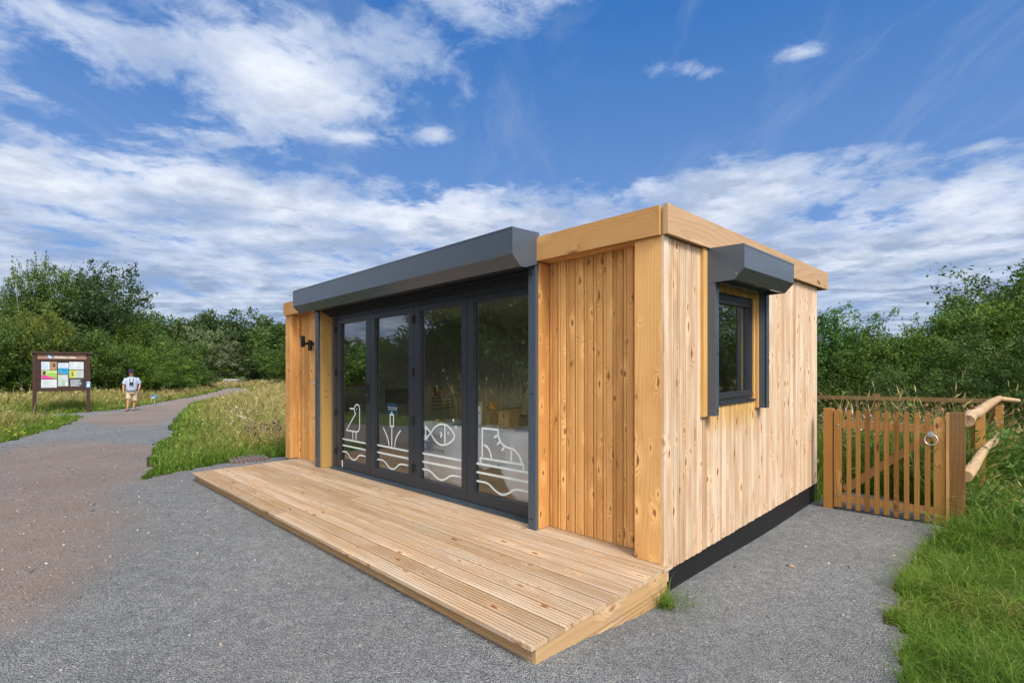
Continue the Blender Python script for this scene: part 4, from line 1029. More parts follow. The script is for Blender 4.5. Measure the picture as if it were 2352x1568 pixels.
p = panel(750, 988, 466, 605, pal('pic_blue', (.02, .26, .50))); blob(p, [(840, 485), (870, 495), (905, 530), (880, 530)], M['black']); blob(p, [(905, 535), (955, 490), (945, 515), (915, 540)], M['black']); blob(p, [(752, 600), (752, 560), (790, 570), (870, 602)], pal('pic_brown', (.3, .19, .1)))
p = panel(748, 980, 618, 878, PG); lines(765, 960, 625, 700, 3, p, m=PW, seed=6, h=9); blob(p, [(840, 720), (900, 710), (910, 860), (860, 868), (845, 790)], pal('map_green', (.28, .42, .28))); blob(p, [(915, 790), (975, 790), (975, 870), (915, 870)], PW, .0224)
p = panel(1003, 1335, 322, 498, PW); lines(1020, 1150, 335, 485, 7, p, seed=7); lines(1180, 1320, 350, 480, 6, p, seed=8)
p = panel(1003, 1170, 515, 692, pal('pic_lime', (.42, .48, .10))); blob(p, [(1045, 570), (1075, 545), (1100, 560), (1085, 600), (1115, 625), (1095, 650), (1050, 640), (1060, 600)], pal('pic_bird', (.20, .10, .05)))
p = panel(1171, 1335, 515, 692, PG); lines(1185, 1320, 525, 680, 8, p, seed=9)
p = panel(1003, 1325, 710, 885, pal('pic_navy', (.02, .03, .055))); lines(1030, 1310, 725, 880, 9, p, m=PW, seed=10, h=8)
t = thing('leaflet_holder', 'small blue leaflet holder fixed to the right post of the notice board', 'leaflet holder', IF(.84, .06, 1.1))
b = ifmb(); b.box((.775, .0605, 1.07), (.915, .12, 1.33)); b.build('holder', pal('holder_blue', (.08, .28, .60)), t)
b = ifmb(); b.box((.79, .1205, 1.28), (.90, .124, 1.325)); b.box((.80, .1205, 1.12), (.89, .124, 1.24)); b.build('leaflet_print', pal('holder_print', (.55, .60, .55)), t)
# small sign in the meadow
X, Y = (355 - 1176) / 1172 * 24.5, 24.5; zc = CAMH - (908 - 845) / 1172 * Y
t = thing('trail_marker', 'small blue and white sign low in the grass right of the walking man', 'sign', (X, Y, gz(X, Y)))
b = MB(); b.box((X - .15, Y - .02, zc - .14), (X + .15, Y, zc + .04)); pl = b.build('plate', pal('marker_blue', (.04, .15, .28)), t)
b = MB(); b.box((X - .135, Y - .0225, zc - .13), (X + .02, Y - .0205, zc - .08)); b.box((X - .02, Y - .0235, zc - .03), (X + .12, Y - .0205, zc - .01)); b.build('print', PW, pl)
b = MB(); b.box((X - .02, Y + .001, gz(X, Y) - .1), (X + .02, Y + .03, zc + .02)); b.build('stake', M['wood_grey'], t)
# bench at the bend
Yb = 62.; x0, x1 = (515 - 1176) / 1172 * Yb, (548 - 1176) / 1172 * Yb
zt = CAMH - (870 - 845) / 1172 * Yb; gzz = gz((x0 + x1) / 2, Yb)
t = thing('wooden_bench', 'plain grey wooden bench at the far bend of the path', 'bench', ((x0 + x1) / 2, Yb, gzz))
b = MB(); b.box((x0, Yb - .2, zt - .20), (x1, Yb + .2, zt), 0); b.build('seat', plain('bench_grey', (.34, .33, .31), .7, var=.2), t)
for x in (x0 + .15, x1 - .3): b = MB(); b.box((x, Yb - .12, gzz - .1), (x + .18, Yb + .12, zt - .201), 2); b.build('leg', bpy.data.materials['bench_grey'], t)
# pole far off
Yp = 105.; xp = (556 - 1176) / 1172 * Yp; zt = CAMH - (741 - 845) / 1172 * Yp
t = thing('utility_pole', 'thin dark wooden utility pole standing above the far trees', 'pole', (xp, Yp, gz(xp, Yp)))
b = MB(); b.tube([(xp, Yp, gz(xp, Yp)), (xp, Yp, zt)], [.22, .16], 8); b.build('shaft', M['wood_grey'], t)
b = MB(); b.tube([(xp, Yp, zt - .8), (xp - 11, Yp, zt - 1.0), (xp - 25, Yp, zt - .6)], .03, 5); b.build('wire', M['black'], t)

# ================================================================= WALKER
PX_, PY_ = (302 - 1176) / 1172 * 22.6, 22.6
man = thing('person', 'man in navy hat, pale blue shirt and beige shorts walking with binoculars round his neck', 'person', (PX_, PY_, float(gz(PX_, PY_)) + .006), rz=R(36))
def pl_(n, c, r=.7): return plain(n, c, r, var=.06)
skin = pl_('skin', (.55, .27, .18), .5)
def skinned(name, verts, edges, radii, m, parent, root=0, sub=2):
    me = bpy.data.meshes.new(name); me.from_pydata(verts, edges, []); o = bpy.data.objects.new(name, me); col.objects.link(o); o.parent = parent
    sk = o.modifiers.new('skin', 'SKIN'); sk.use_smooth_shade = True
    for i, r in enumerate(radii):
        d = me.skin_vertices[0].data[i]; d.radius = (r, r) if not hasattr(r, '__len__') else r; d.use_root = (i == root)
    o.modifiers.new('sub', 'SUBSURF').levels = sub; o.modifiers['sub'].render_levels = sub
    me.materials.append(m); return o
man.scale = (.90, .92, 1.03)
# joints: x to his left (picture right), y away from the camera, z up
Vb = []; Eb = []; Rb = []
def jv(p, r, prev=None):
    Vb.append(p); Rb.append(r)
    if prev is not None: Eb.append((prev, len(Vb) - 1))
    return len(Vb) - 1
pel = jv((.0, 0, .88), .15); sp = jv((.005, -.03, 1.08), .165, pel); ch = jv((.01, -.06, 1.26), .145, sp); nk = jv((.0, -.12, 1.44), .062, ch); nk2 = jv((-.005, -.155, 1.50), .058, nk)
hd0 = jv((-.01, -.19, 1.56), .088, nk2); hd1 = jv((-.01, -.20, 1.64), .092, hd0); hd2 = jv((-.01, -.19, 1.70), .07, hd1)
def leg(sx, hip, knee, ank, toe):
    h = jv(hip, .098, pel); k_ = jv(knee, .062, h); c_ = jv(tuple((knee[i] * .6 + ank[i] * .4) + (0, .012, 0)[i] for i in range(3)), .060, k_); a = jv(ank, .038, c_); hl = jv((ank[0], ank[1] + .02, ank[2] - .045), .036, a); t_ = jv(toe, .034, hl)
leg(-1, (-.12, 0, .80), (-.125, -.10, .47), (-.165, -.06, .11), (-.21, -.22, .045))
leg(1, (.13, .01, .80), (.13, .02, .45), (.075, .10, .11), (.065, -.04, .045))
def arm(sx, sh, el, wr, hand_dir):
    s = jv(sh, .050, ch); e_ = jv(el, .047, s); m_ = jv(tuple((el[i] + wr[i]) / 2 for i in range(3)), .043, e_); w = jv(wr, .029, m_)
    hd = Vector(hand_dir).normalized(); side = Vector((0, 1, 0)); pc = Vector(wr) + hd * .05; pm = jv(tuple(pc), .030, w)
    for k in range(4):
        q = pc + hd * .035 + side * (.027 - .018 * k); f1 = jv(tuple(q), .0105, pm); f2 = jv(tuple(q + hd * (.030 + .004 * (k in (1, 2)))), .0095, f1); jv(tuple(q + hd * (.052 + .006 * (k in (1, 2))) + Vector((-sx * .014, -.004, 0))), .008, f2)
    q = Vector(wr) + hd * .03 + Vector((-sx * .012, -.034, 0)); t1 = jv(tuple(q), .0115, pm); jv(tuple(q + hd * .032 + Vector((-sx * .004, -.014, 0))), .0095, t1)
arm(-1, (-.205, -.06, 1.355), (-.315, -.02, 1.12), (-.315, -.06, .88), (.12, -.15, -1)); arm(1, (.215, -.06, 1.355), (.345, .03, 1.14), (.295, -.10, .93), (-.15, -.25, -1))
body = skinned('body', Vb, Eb, Rb, skin, man)
def lofted(name, rings, m, seg=20, sub=1, closed=True, wob=0.0, mbx=None):
    """rings: (cx, cy, cz, rx, ry[, tilt])"""
    vs = []; fs = []
    for i, r in enumerate(rings):
        tilt = r[5] if len(r) > 5 else 0
        for k in range(seg):
            a = 2 * math.pi * k / seg; w = 1 + wob * math.sin(a * 5 + i * 1.3)
            vs.append((r[0] + r[3] * w * math.cos(a), r[1] + r[4] * w * math.sin(a), r[2] + tilt * math.sin(a) * r[4] ))
    for i in range(len(rings) - 1):
        for k in range(seg): fs.append((i * seg + k, i * seg + (k + 1) % seg, (i + 1) * seg + (k + 1) % seg, (i + 1) * seg + k))
    if closed: fs.append(tuple(range(seg))[::-1]); fs.append(tuple(range((len(rings) - 1) * seg, len(rings) * seg)))
    if mbx is not None: b = len(mbx[0]); mbx[0].extend(vs); mbx[1].extend([tuple(b + q for q in f) for f in fs]); return
    return raw(name, vs, fs, m)
def raw(name, vs, fs, m, parent=man, smooth=True):
    me = bpy.data.meshes.new(name); me.from_pydata(vs, [], fs); me.polygons.foreach_set('use_smooth', [smooth] * len(fs)); me.materials.append(m)
    bm = bmesh.new(); bm.from_mesh(me); bmesh.ops.recalc_face_normals(bm, faces=bm.faces); bm.to_mesh(me); bm.free()
    o = bpy.data.objects.new(name, me); col.objects.link(o); o.parent = parent; return o
def sleeve(mbx, p, q, r0, r1, seg=16):
    p = Vector(p); q = Vector(q); t = (q - p).normalized(); x = t.cross(Vector((0, 1, 0))).normalized(); y = t.cross(x); b = len(mbx[0]); N = 4
    for i in range(N + 1):
        c_ = p.lerp(q, i / N); r = r0 + (r1 - r0) * i / N
        for k in range(seg): a = 2 * math.pi * k / seg; mbx[0].append(tuple(c_ + (x * math.cos(a) + y * math.sin(a)) * r))
    for i in range(N):
        for k in range(seg): mbx[1].append((b + i * seg + k, b + i * seg + (k + 1) % seg, b + (i + 1) * seg + (k + 1) % seg, b + (i + 1) * seg + k))
    mbx[1].append(tuple(b + k for k in range(seg)))
shirt_m, T, bs = newmat('shirt_cloth'); tcn = T.node('ShaderNodeTexCoord'); sx_ = T.node('ShaderNodeSeparateXYZ', ins={0: tcn.outputs['Object']})
T.l.new(T.mix(T.mapr(T.math('FRACT', T.math('MULTIPLY', sx_.outputs[0], 28.0)), .0, 1, 0, .6), (.36, .42, .56), (.46, .52, .66)), bs.inputs['Base Color']); bs.inputs['Roughness'].default_value = .85
mbx = ([], [])
lofted('', [(.005, -.03, .83, .215, .185), (.005, -.035, .95, .225, .20), (.008, -.05, 1.08, .232, .20), (.01, -.06, 1.22, .232, .185), (.01, -.06, 1.33, .228, .165), (.008, -.075, 1.415, .205, .125), (.0, -.10, 1.455, .12, .095), (-.003, -.13, 1.485, .075, .075)], None, mbx=mbx, wob=.015)
sleeve(mbx, (-.19, -.06, 1.385), (-.292, -.035, 1.165), .088, .090); sleeve(mbx, (.20, -.06, 1.385), (.315, .0, 1.175), .088, .090)
raw('shirt', mbx[0], mbx[1], shirt_m)
b = MB(); raw('shirt_collar', *(lambda r: (r[0], r[1]))(([(x, -.235 - .01 * (abs(x) < .03), z) for x, z in ((-.07, 1.455), (-.02, 1.43), (-.035, 1.36), (-.085, 1.42))] + [(x, -.232, z) for x, z in ((.06, 1.455), (.012, 1.43), (.025, 1.36), (.08, 1.42))], [(0, 1, 2, 3), (4, 5, 6, 7)])), pl_('collar', (.62, .68, .78)))
mbx = ([], []); lofted('', [(.005, 0, .70, .20, .16), (.005, -.01, .78, .208, .175), (.005, -.02, .90, .205, .17)], None, mbx=mbx)
sleeve(mbx, (-.105, -.005, .82), (-.125, -.09, .50), .118, .108); sleeve(mbx, (.115, .01, .82), (.130, .02, .44), .118, .112)
raw('shorts', mbx[0], mbx[1], pl_('shorts_beige', (.46, .36, .25), .9))
navy = pl_('hat_navy', (.012, .014, .05), .9)
lofted('hat', [(-.01, -.21, 1.650, .205, .21, -.18), (-.01, -.205, 1.668, .17, .175, -.15), (-.01, -.20, 1.70, .105, .118, -.08), (-.01, -.19, 1.75, .100, .112, -.05), (-.01, -.18, 1.785, .080, .09, 0), (-.01, -.18, 1.795, .03, .03, 0)], navy, seg=24)
raw('nose', *(([(-.01, -.305, 1.585), (-.028, -.275, 1.575), (.008, -.275, 1.575), (-.01, -.27, 1.62)], [(0, 1, 2), (0, 2, 3), (0, 3, 1), (1, 3, 2)])), skin)
for sx in (-1, 1):
    lofted('ear', [(-.01 + sx * .088, -.185, 1.57, .008, .012), (-.01 + sx * .096, -.18, 1.60, .012, .022), (-.01 + sx * .09, -.18, 1.635, .006, .010)], skin, seg=8)
    lofted('eye', [(-.01 + sx * .033, -.283, 1.612, .012, .006), (-.01 + sx * .033, -.286, 1.622, .012, .006)], M['black'], seg=8)
lofted('mouth', [(-.01, -.272, 1.540, .026, .008), (-.01, -.272, 1.547, .024, .008)], pl_('lips', (.30, .09, .08)), seg=10)
lofted('hair', [(-.01, -.145, 1.55, .080, .055), (-.01, -.145, 1.62, .094, .070), (-.01, -.15, 1.66, .096, .075)], pl_('hair_grey', (.20, .18, .16)), seg=14)
# binoculars and strap
bl = M['black']
b = MB(); mbx = ([], [])
sleeve(mbx, (-.045, -.30, 1.245), (-.048, -.30, 1.115), .026, .036, 12); sleeve(mbx, (.045, -.30, 1.245), (.048, -.30, 1.115), .026, .036, 12); lofted('', [(0, -.30, 1.15, .03, .022), (0, -.30, 1.215, .03, .022)], None, seg=10, mbx=mbx)
bi = raw('binoculars', mbx[0], mbx[1], bl)
sm_ = ([], [])
for sx in (-1, 1):
    pts = [(sx * .06, -.295, 1.23), (sx * .068, -.262, 1.34), (sx * .075, -.225, 1.42), (sx * .078, -.14, 1.475), (sx * .05, -.06, 1.49)]
    bb = len(sm_[0])
    for p in pts: sm_[0].extend([(p[0] - .011, p[1] - .004, p[2]), (p[0] + .011, p[1] - .004, p[2])])
    for i in range(len(pts) - 1): sm_[1].append((bb + 2 * i, bb + 2 * i + 1, bb + 2 * i + 3, bb + 2 * i + 2))
st_ = raw('strap', sm_[0], sm_[1], bl, bi)
sol = st_.modifiers.new('s', 'SOLIDIFY'); sol.thickness = .004
sm_ = pl_('sandal_brown', (.055, .022, .016))
for (hx, hy, tx, ty) in ((-.150, -.03, -.215, -.245), (.073, .13, .062, -.07)):
    mbx = ([], []); d = Vector((tx - hx, ty - hy, 0)); L_ = d.length; d.normalize(); s_ = Vector((-d.y, d.x, 0)); n = 16; ring = []
    for zz in (.0, .026):
        for k in range(n):
            a = 2 * math.pi * k / n; c_ = Vector((hx, hy, 0)) + d * (L_ / 2 + math.cos(a) * (L_ / 2 + .02)) + s_ * math.sin(a) * .05; mbx[0].append((c_.x, c_.y, zz))
    mbx[1].extend([(k, (k + 1) % n, n + (k + 1) % n, n + k) for k in range(n)] + [tuple(range(n))[::-1], tuple(range(n, 2 * n))])
    sole = raw('sandal', mbx[0], mbx[1], sm_, smooth=False)
    for f in (.25, .72):
        c_ = Vector((hx, hy, 0)) + d * L_ * f; vs = []; fs = []
        for k in range(9):
            a = math.pi * k / 8; q = c_ + s_ * math.cos(a) * .052; z_ = .02 + math.sin(a) * (.105 if f < .5 else .068)
            vs += [(q.x - d.x * .014, q.y - d.y * .014, z_), (q.x + d.x * .014, q.y + d.y * .014, z_)]
        fs = [(2 * k, 2 * k + 1, 2 * k + 3, 2 * k + 2) for k in range(8)]
        raw('sandal_strap', vs, fs, sm_, sole)

# ================================================================= FOLIAGE
def leafmat(name, dark, mid, light, trans=.30, rough=.55, objvar=.12, two=None):
    m, T, b = newmat(name)
    ti = T.node('ShaderNodeAttribute', attribute_name='tint').outputs['Fac']; oi = T.node('ShaderNodeObjectInfo').outputs['Random']
    c = T.ramp(ti, [(0, dark), (.5, mid), (1, light)])
    k = T.mapr(oi, 0, 1, 1 - objvar, 1 + objvar); k2 = T.mapr(oi, 0, 1, 1 + objvar, 1 - objvar)
    c = T.mix(1.0, c, T.node('ShaderNodeCombineColor', ins={0: k, 1: T.math('MULTIPLY', T.math('ADD', k, 1.0), .5), 2: k2}).outputs[0], 'MULTIPLY')
    T.l.new(c, b.inputs['Base Color']); b.inputs['Roughness'].default_value = rough; b.inputs['Specular IOR Level'].default_value = .35
    tr = T.node('ShaderNodeBsdfTranslucent', ins={0: c}); mx = T.node('ShaderNodeMixShader', ins={0: trans, 1: b.outputs[0], 2: tr.outputs[0]})
    T.l.new(mx.outputs[0], T.n['Material Output'].inputs[0]); return m
LM = {
 'bush': leafmat('leaf_bush', (0.031, 0.066, 0.013), (0.072, 0.131, 0.024), (0.158, 0.241, 0.046)),
 'bright': leafmat('leaf_bright', (0.037, 0.081, 0.011), (0.086, 0.163, 0.023), (0.172, 0.269, 0.045)),
 'dark': leafmat('leaf_dark', (0.029, 0.059, 0.018), (0.060, 0.107, 0.029), (0.120, 0.179, 0.053)),
 'willow': leafmat('leaf_willow', (0.081, 0.112, 0.051), (0.163, 0.217, 0.111), (0.324, 0.403, 0.235)),
 'yellow': leafmat('leaf_yellow', (0.048, 0.074, 0.011), (0.100, 0.138, 0.022), (0.183, 0.228, 0.041)),
 'herb': leafmat('leaf_herb', (0.035, 0.094, 0.021), (0.077, 0.178, 0.033), (0.144, 0.280, 0.065)),
}
bark = plain('bark', (.085, .07, .055), .9, var=.25, bump=.5, bscale=30); birch = plain('birch_bark', (.45, .42, .38), .8, var=.2)
def leaves(rg, cen, outd, ncl, lpc, ls, cr, asp, upw=.12, spray=1.25, tint=None):
    """leaf-sized rhombs in sprays round the cluster centres"""
    n = ncl * lpc; ci = np.repeat(np.arange(ncl), lpc)
    od = outd[ci]; t = rg.uniform(-1, 1, n)[:, None]
    pos = cen[ci] + od * t * cr * spray + rg.normal(0, 1, (n, 3)) * cr * (.62 - .28 * t) * .8
    ax = od * .8 + rg.normal(0, .75, (n, 3)) + np.array([0, 0, upw]); ax /= np.linalg.norm(ax, axis=1)[:, None]
    nn = rg.normal(0, 1, (n, 3)) + np.array([0, 0, .9]); sd = np.cross(ax, nn); sd /= np.linalg.norm(sd, axis=1)[:, None] + 1e-9
    L = ls * np.exp(rg.normal(0, .25, n))[:, None]; nr = np.cross(sd, ax)
    p0 = pos - ax * L * .5; p2 = pos + ax * L * .5; p1 = pos + sd * L * asp * .5 - nr * L * .07; p3 = pos - sd * L * asp * .5 - nr * L * .07
    vs = np.stack([p0, p1, p2, p3], 1).reshape(-1, 3); f = np.arange(n * 4).reshape(-1, 4)
    ct = rg.uniform(0, 1, ncl) if tint is None else tint
    tt = np.clip(ct[ci] * .62 + rg.uniform(0, .42, n), 0, 1)
    return vs, f, np.repeat(tt, 4)
def crown_mesh(name, seed, rx, ry, z0, z1, ncl, lpc, ls, cr, asp, m, lump=.30, ground=True, tall=0.0, shoots=0, power=2.6, flat=0):
    rg = np.random.default_rng(seed); u = rg.normal(0, 1, (ncl, 3)); u /= np.linalg.norm(u, axis=1)[:, None]
    if ground: u[:, 2] = np.abs(u[:, 2]) ** .8 * np.where(rg.random(ncl) < .22, -1, 1)
    r = rg.random(ncl) ** (1 / power)
    az = np.arctan2(u[:, 1], u[:, 0]); lum = np.ones(ncl)
    for k in range(6):
        d = rg.normal(0, 1, 3); d /= np.linalg.norm(d); d[2] = abs(d[2]); lum += lump * np.exp(-(1 - u @ d) * 7) * (1 if k % 3 else -.7)
    zc = (z0 + z1) / 2 if not ground else z0 + (z1 - z0) * .30; hz = (z1 - z0) / 2 if not ground else (z1 - z0) * .70
    cen = u * (r * lum)[:, None] * np.array([rx, ry, hz]) + np.array([0, 0, zc])
    cen[:, 2] = np.maximum(cen[:, 2], z0 + .12 * (z1 - z0) * rg.random(ncl))
    out = u * np.array([.9, .9, .5]) + np.array([0, 0, .18]); out /= np.linalg.norm(out, axis=1)[:, None]
    V1, F1, T1_ = leaves(rg, cen, out, ncl, lpc, ls, cr, asp)
    if shoots:
        a = rg.uniform(0, 6.28, shoots); rr = np.sqrt(rg.random(shoots)) * .8; top = np.stack([np.cos(a) * rr * rx, np.sin(a) * rr * ry, z1 - .55 * (z1 - z0) * rr ** 2 * .8], 1)
        cs = []; os_ = []
        for i in range(shoots):
            hgt = rg.uniform(.10, .30) * (z1 - z0); ln = rg.normal(0, .16, 2)
            for k in range(6): cs.append(top[i] + np.array([ln[0] * hgt * k / 6, ln[1] * hgt * k / 6, hgt * (k / 6 - .35)])); os_.append((ln[0], ln[1], 1))
        cs = np.array(cs); os_ = np.array(os_, float); os_ /= np.linalg.norm(os_, axis=1)[:, None]
        V2, F2, T2 = leaves(rg, cs, os_, len(cs), max(10, lpc // 5), ls * .85, cr * .28, asp, 1.0, 1.0)
        F1 = np.vstack([F1, F2 + len(V1)]); V1 = np.vstack([V1, V2]); T1_ = np.concatenate([T1_, T2])
    me = np_mesh(name, V1, F1, None, {'tint': T1_}); me.materials.append(m); return me, cen
def trunk_mesh(name, seed, h, r, cen, m, nb=9, stems=1):
    rg = np.random.default_rng(seed); mb = MB()
    for s in range(stems):
        ox, oy = (0, 0) if stems == 1 else (.35 * r * 6 * math.cos(s * 2.4), .35 * r * 6 * math.sin(s * 2.4))
        pts = [(ox * (.3 + .7 * k / 6) + rg.normal(0, r * .3), oy * (.3 + .7 * k / 6) + rg.normal(0, r * .3), -.3 + h * k / 6) for k in range(7)]
        mb.tube(pts, [r * (1.15 - .95 * k / 6) for k in range(7)], 8)
        for b_ in range(nb):
            c_ = cen[rg.integers(len(cen))]; k = rg.integers(2, 6); p = Vector(pts[k]); q = Vector(c_)
            mid = p.lerp(q, .5) + Vector((0, 0, -.04 * h)); mb.tube([p, mid, q], [r * .38, r * .24, r * .08], 6)
    return mb
PROTO = {}; OVER = {}
def proto(key, seed, rx, ry, z0, z1, ncl, lpc, ls, cr, asp, mat_, th=.1, tm=bark, stems=1, **kw):
    me, cen = crown_mesh(key + '_crown', seed, rx, ry, z0, z1, ncl, lpc, ls, cr, asp, LM[mat_], **kw)
    mb = trunk_mesh(key, seed, z0 + (z1 - z0) * .62, th, cen, tm, stems=stems); o = mb.build('trunk', tm); tmesh = o.data; bpy.data.objects.remove(o)
    PROTO[key] = (me, tmesh, z1, rx); zz = np.empty(len(me.vertices) * 3, np.float32); me.vertices.foreach_get('co', zz); OVER[key] = float(np.percentile(zz[2::3], 99.7)) / z1
# near hedge bushes about 10 m off
proto('hedge_a', 11, 1.0, 1.0, 0, 3.3, 230, 100, .072, .20, .45, 'bush', shoots=8)
proto('hedge_b', 12, 1.1, 1.1, 0, 3.3, 240, 100, .072, .20, .45, 'bush', lump=.4)
proto('hedge_c', 13, 1.05, 1.05, 0, 3.3, 240, 100, .072, .20, .42, 'bright', lump=.4, shoots=6)
proto('hedge_d', 14, .9, .9, 0, 3.3, 105, 80, .095, .18, .30, 'herb', shoots=40)
# middle distance, 25-45 m
proto('bush_a', 21, 2.3, 2.3, 0, 5, 300, 85, .16, .36, .45, 'bush')
proto('bush_b', 22, 2.4, 2.4, 0, 5, 300, 85, .16, .36, .45, 'bright', lump=.4)
proto('bush_y', 23, 2.3, 2.3, 0, 5, 280, 85, .16, .36, .42, 'yellow', lump=.4, shoots=8)
proto('willow', 24, 5.5, 4.5, 0, 9, 480, 60, .42, .50, .20, 'willow', lump=.35, shoots=16)
proto('tree_a', 31, 3.0, 3.0, 1.2, 10, 420, 80, .21, .50, .5, 'dark', .22, ground=False, lump=.42, power=2.0)
proto('tree_b', 32, 3.1, 3.1, 1.5, 10, 420, 80, .21, .50, .5, 'bush', .22, ground=False, lump=.45, power=2.0)
proto('birch', 33, 1.7, 1.7, 1.8, 11, 260, 55, .18, .36, .45, 'bush', .11, birch, 2, ground=False, lump=.5, power=1.5, shoots=5)
proto('tree_far', 34, 4.6, 4.6, .5, 11, 380, 60, .40, .80, .5, 'dark', .3, ground=False, lump=.45, power=2.2)
proto('tree_far_b', 35, 4.6, 4.6, .5, 11, 380, 60, .40, .80, .5, 'bush', .3, ground=False, lump=.45, power=2.2)
used_first = {}
def put(key, x, y, h, wscale, rz, name, label, cat, group=None, ywide=1.0):
    me, tm, h0, r0 = PROTO[key]; s = h / h0
    t = bpy.data.objects.new(name, None); col.objects.link(t); t.location = (x, y, float(gz(x, y)) - .05); t.rotation_euler = (0, 0, rz); t.scale = (wscale / r0, wscale / r0 * ywide, s)
    c_ = bpy.data.objects.new('crown', me); k_ = bpy.data.objects.new('trunk', tm)
    for o in (c_, k_): col.objects.link(o); o.parent = t
    tag(t, label, cat, group); return t
def atpx(px, Y): return (px - 1176) / 1172 * Y, Y
def topz(px, Y, top): x, y = atpx(px, Y); return CAMH - (top - 845) / 1172 * Y - float(gz(x, y))
def put_px(key, px, Y, top, halfw_px, name, label, cat, group=None, rz=None):
    x, y = atpx(px, Y); w = 1.30 * halfw_px / 1172 * Y / math.sqrt(1 + ((px - 1176) / 1172) ** 2)
    return put(key, x, y, topz(px, Y, top) / OVER.get(key, 1.0), w, rng.uniform(0, 6.28) if rz is None else rz, name, label, cat, group)
Bq = 'trees and bushes beyond the left meadow'
for args in [
 ('birch', 50, 39, 604, 40, 'birch_tree', 'tall feathery birch with thin pale stems, leftmost of the skyline trees', 'tree'),
 ('birch', 92, 40, 590, 36, 'birch_tree', 'tallest birch on the left skyline with pointed top behind the notice board', 'tree'),
 ('tree_b', 148, 41, 620, 64, 'broadleaf_tree', 'broad dark tree between the birches and the rounded skyline tree', 'tree'),
 ('tree_a', 226, 42, 620, 84, 'broadleaf_tree', 'tall dark rounded tree at the right end of the left skyline group', 'tree'),
 ('tree_a', 190, 44, 636, 60, 'broadleaf_tree', 'dark tree partly hidden behind the rounded skyline tree', 'tree'),
 ('tree_b', -40, 40, 668, 80, 'broadleaf_tree', 'green tree cut by the left edge of the photo above the bushes', 'tree'),
 ('bush_y', 118, 34, 722, 78, 'bush', 'large yellowish green bush above and behind the notice board', 'bush'),
 ('bush_y', 20, 35, 700, 75, 'bush', 'yellow green bush below the birches at the left edge', 'bush'),
 ('bush_a', -10, 32, 748, 85, 'bush', 'dark green bush at the left edge beside the notice board', 'bush'),
 ('bush_a', 60, 33, 770, 70, 'bush', 'dense green bush directly behind the left post of the notice board', 'bush'),
 ('bush_a', 170, 34, 782, 70, 'bush', 'dense green bush behind the right half of the notice board', 'bush'),
 ('bush_a', 240, 35, 766, 62, 'bush', 'dark green bush between the notice board and the walking man', 'bush'),
 ('bush_b', 318, 37, 786, 62, 'bush', 'bright green bush just behind the walking man', 'bush'),
 ('bush_a', 300, 42, 742, 60, 'bush', 'dull green bush behind the bright bush by the walking man', 'bush'),
 ('tree_b', 322, 62, 716, 42, 'broadleaf_tree', 'small round topped tree beyond the skyline group, left of the gap', 'tree'),
 ('bush_b', 385, 45, 800, 62, 'bush', 'bright green bush right of the walking man', 'bush'),
 ('bush_a', 385, 52, 772, 62, 'bush', 'olive green bush above the bright bush right of the man', 'bush'),
 ('bush_b', 425, 50, 838, 56, 'bush', 'low bright green scrub spilling to the grass left of the bench', 'bush'),
 ('bush_b', 380, 42, 846, 60, 'bush', 'lowest bright scrub beside the path right of the man', 'bush'),
 ('tree_far', 395, 80, 728, 78, 'broadleaf_tree', 'far dark tree with flat top midway along the left tree line', 'tree'),
 ('tree_far_b', 350, 78, 738, 70, 'broadleaf_tree', 'far mid green tree right of the round topped tree', 'tree'),
 ('tree_far', 440, 82, 734, 60, 'broadleaf_tree', 'narrow far tree behind the left silvery willow', 'tree'),
 ('tree_far', 488, 84, 716, 62, 'broadleaf_tree', 'far domed tree rising above the left silvery willow', 'tree'),
 ('tree_far', 588, 86, 720, 66, 'broadleaf_tree', 'dark domed tree right of the utility pole', 'tree'),
 ('tree_far', 548, 90, 764, 40, 'broadleaf_tree', 'low far tree at the foot of the utility pole', 'tree'),
 ('tree_far_b', 655, 84, 738, 60, 'broadleaf_tree', 'tree showing just left of the cabin end', 'tree'),
 ('tree_far', 625, 90, 750, 40, 'broadleaf_tree', 'dark tree between the domed tree and the cabin end', 'tree'),
 ('willow', 500, 82, 752, 72, 'willow_bush', 'large silvery green willow left of the bench', 'bush'),
 ('willow', 592, 84, 786, 72, 'willow_bush', 'lower silvery green willow right of the bench beside the cabin', 'bush'),
 ('bush_a', 655, 78, 800, 48, 'bush', 'dark green bush at the meadow edge left of the cabin end', 'bush'),
 ('bush_a', 545, 84, 800, 60, 'bush', 'dark green bush behind the bench between both willows', 'bush'),
 ]: put_px(*args[:5], args[5], args[6], args[7], Bq)
for i, (px, Y, top) in enumerate([(720, 60, 770), (790, 56, 765), (860, 60, 760), (930, 55, 765), (760, 34, 760), (840, 33, 745), (905, 35, 752), (1000, 52, 770), (1100, 50, 770), (1200, 48, 770)]):
    put_px(['bush_a', 'bush_b', 'tree_far_b'][i % 3], px, Y, top, 70, 'bush', 'green bush behind the cabin, seen only through its far window', 'bush', 'bushes behind the cabin')
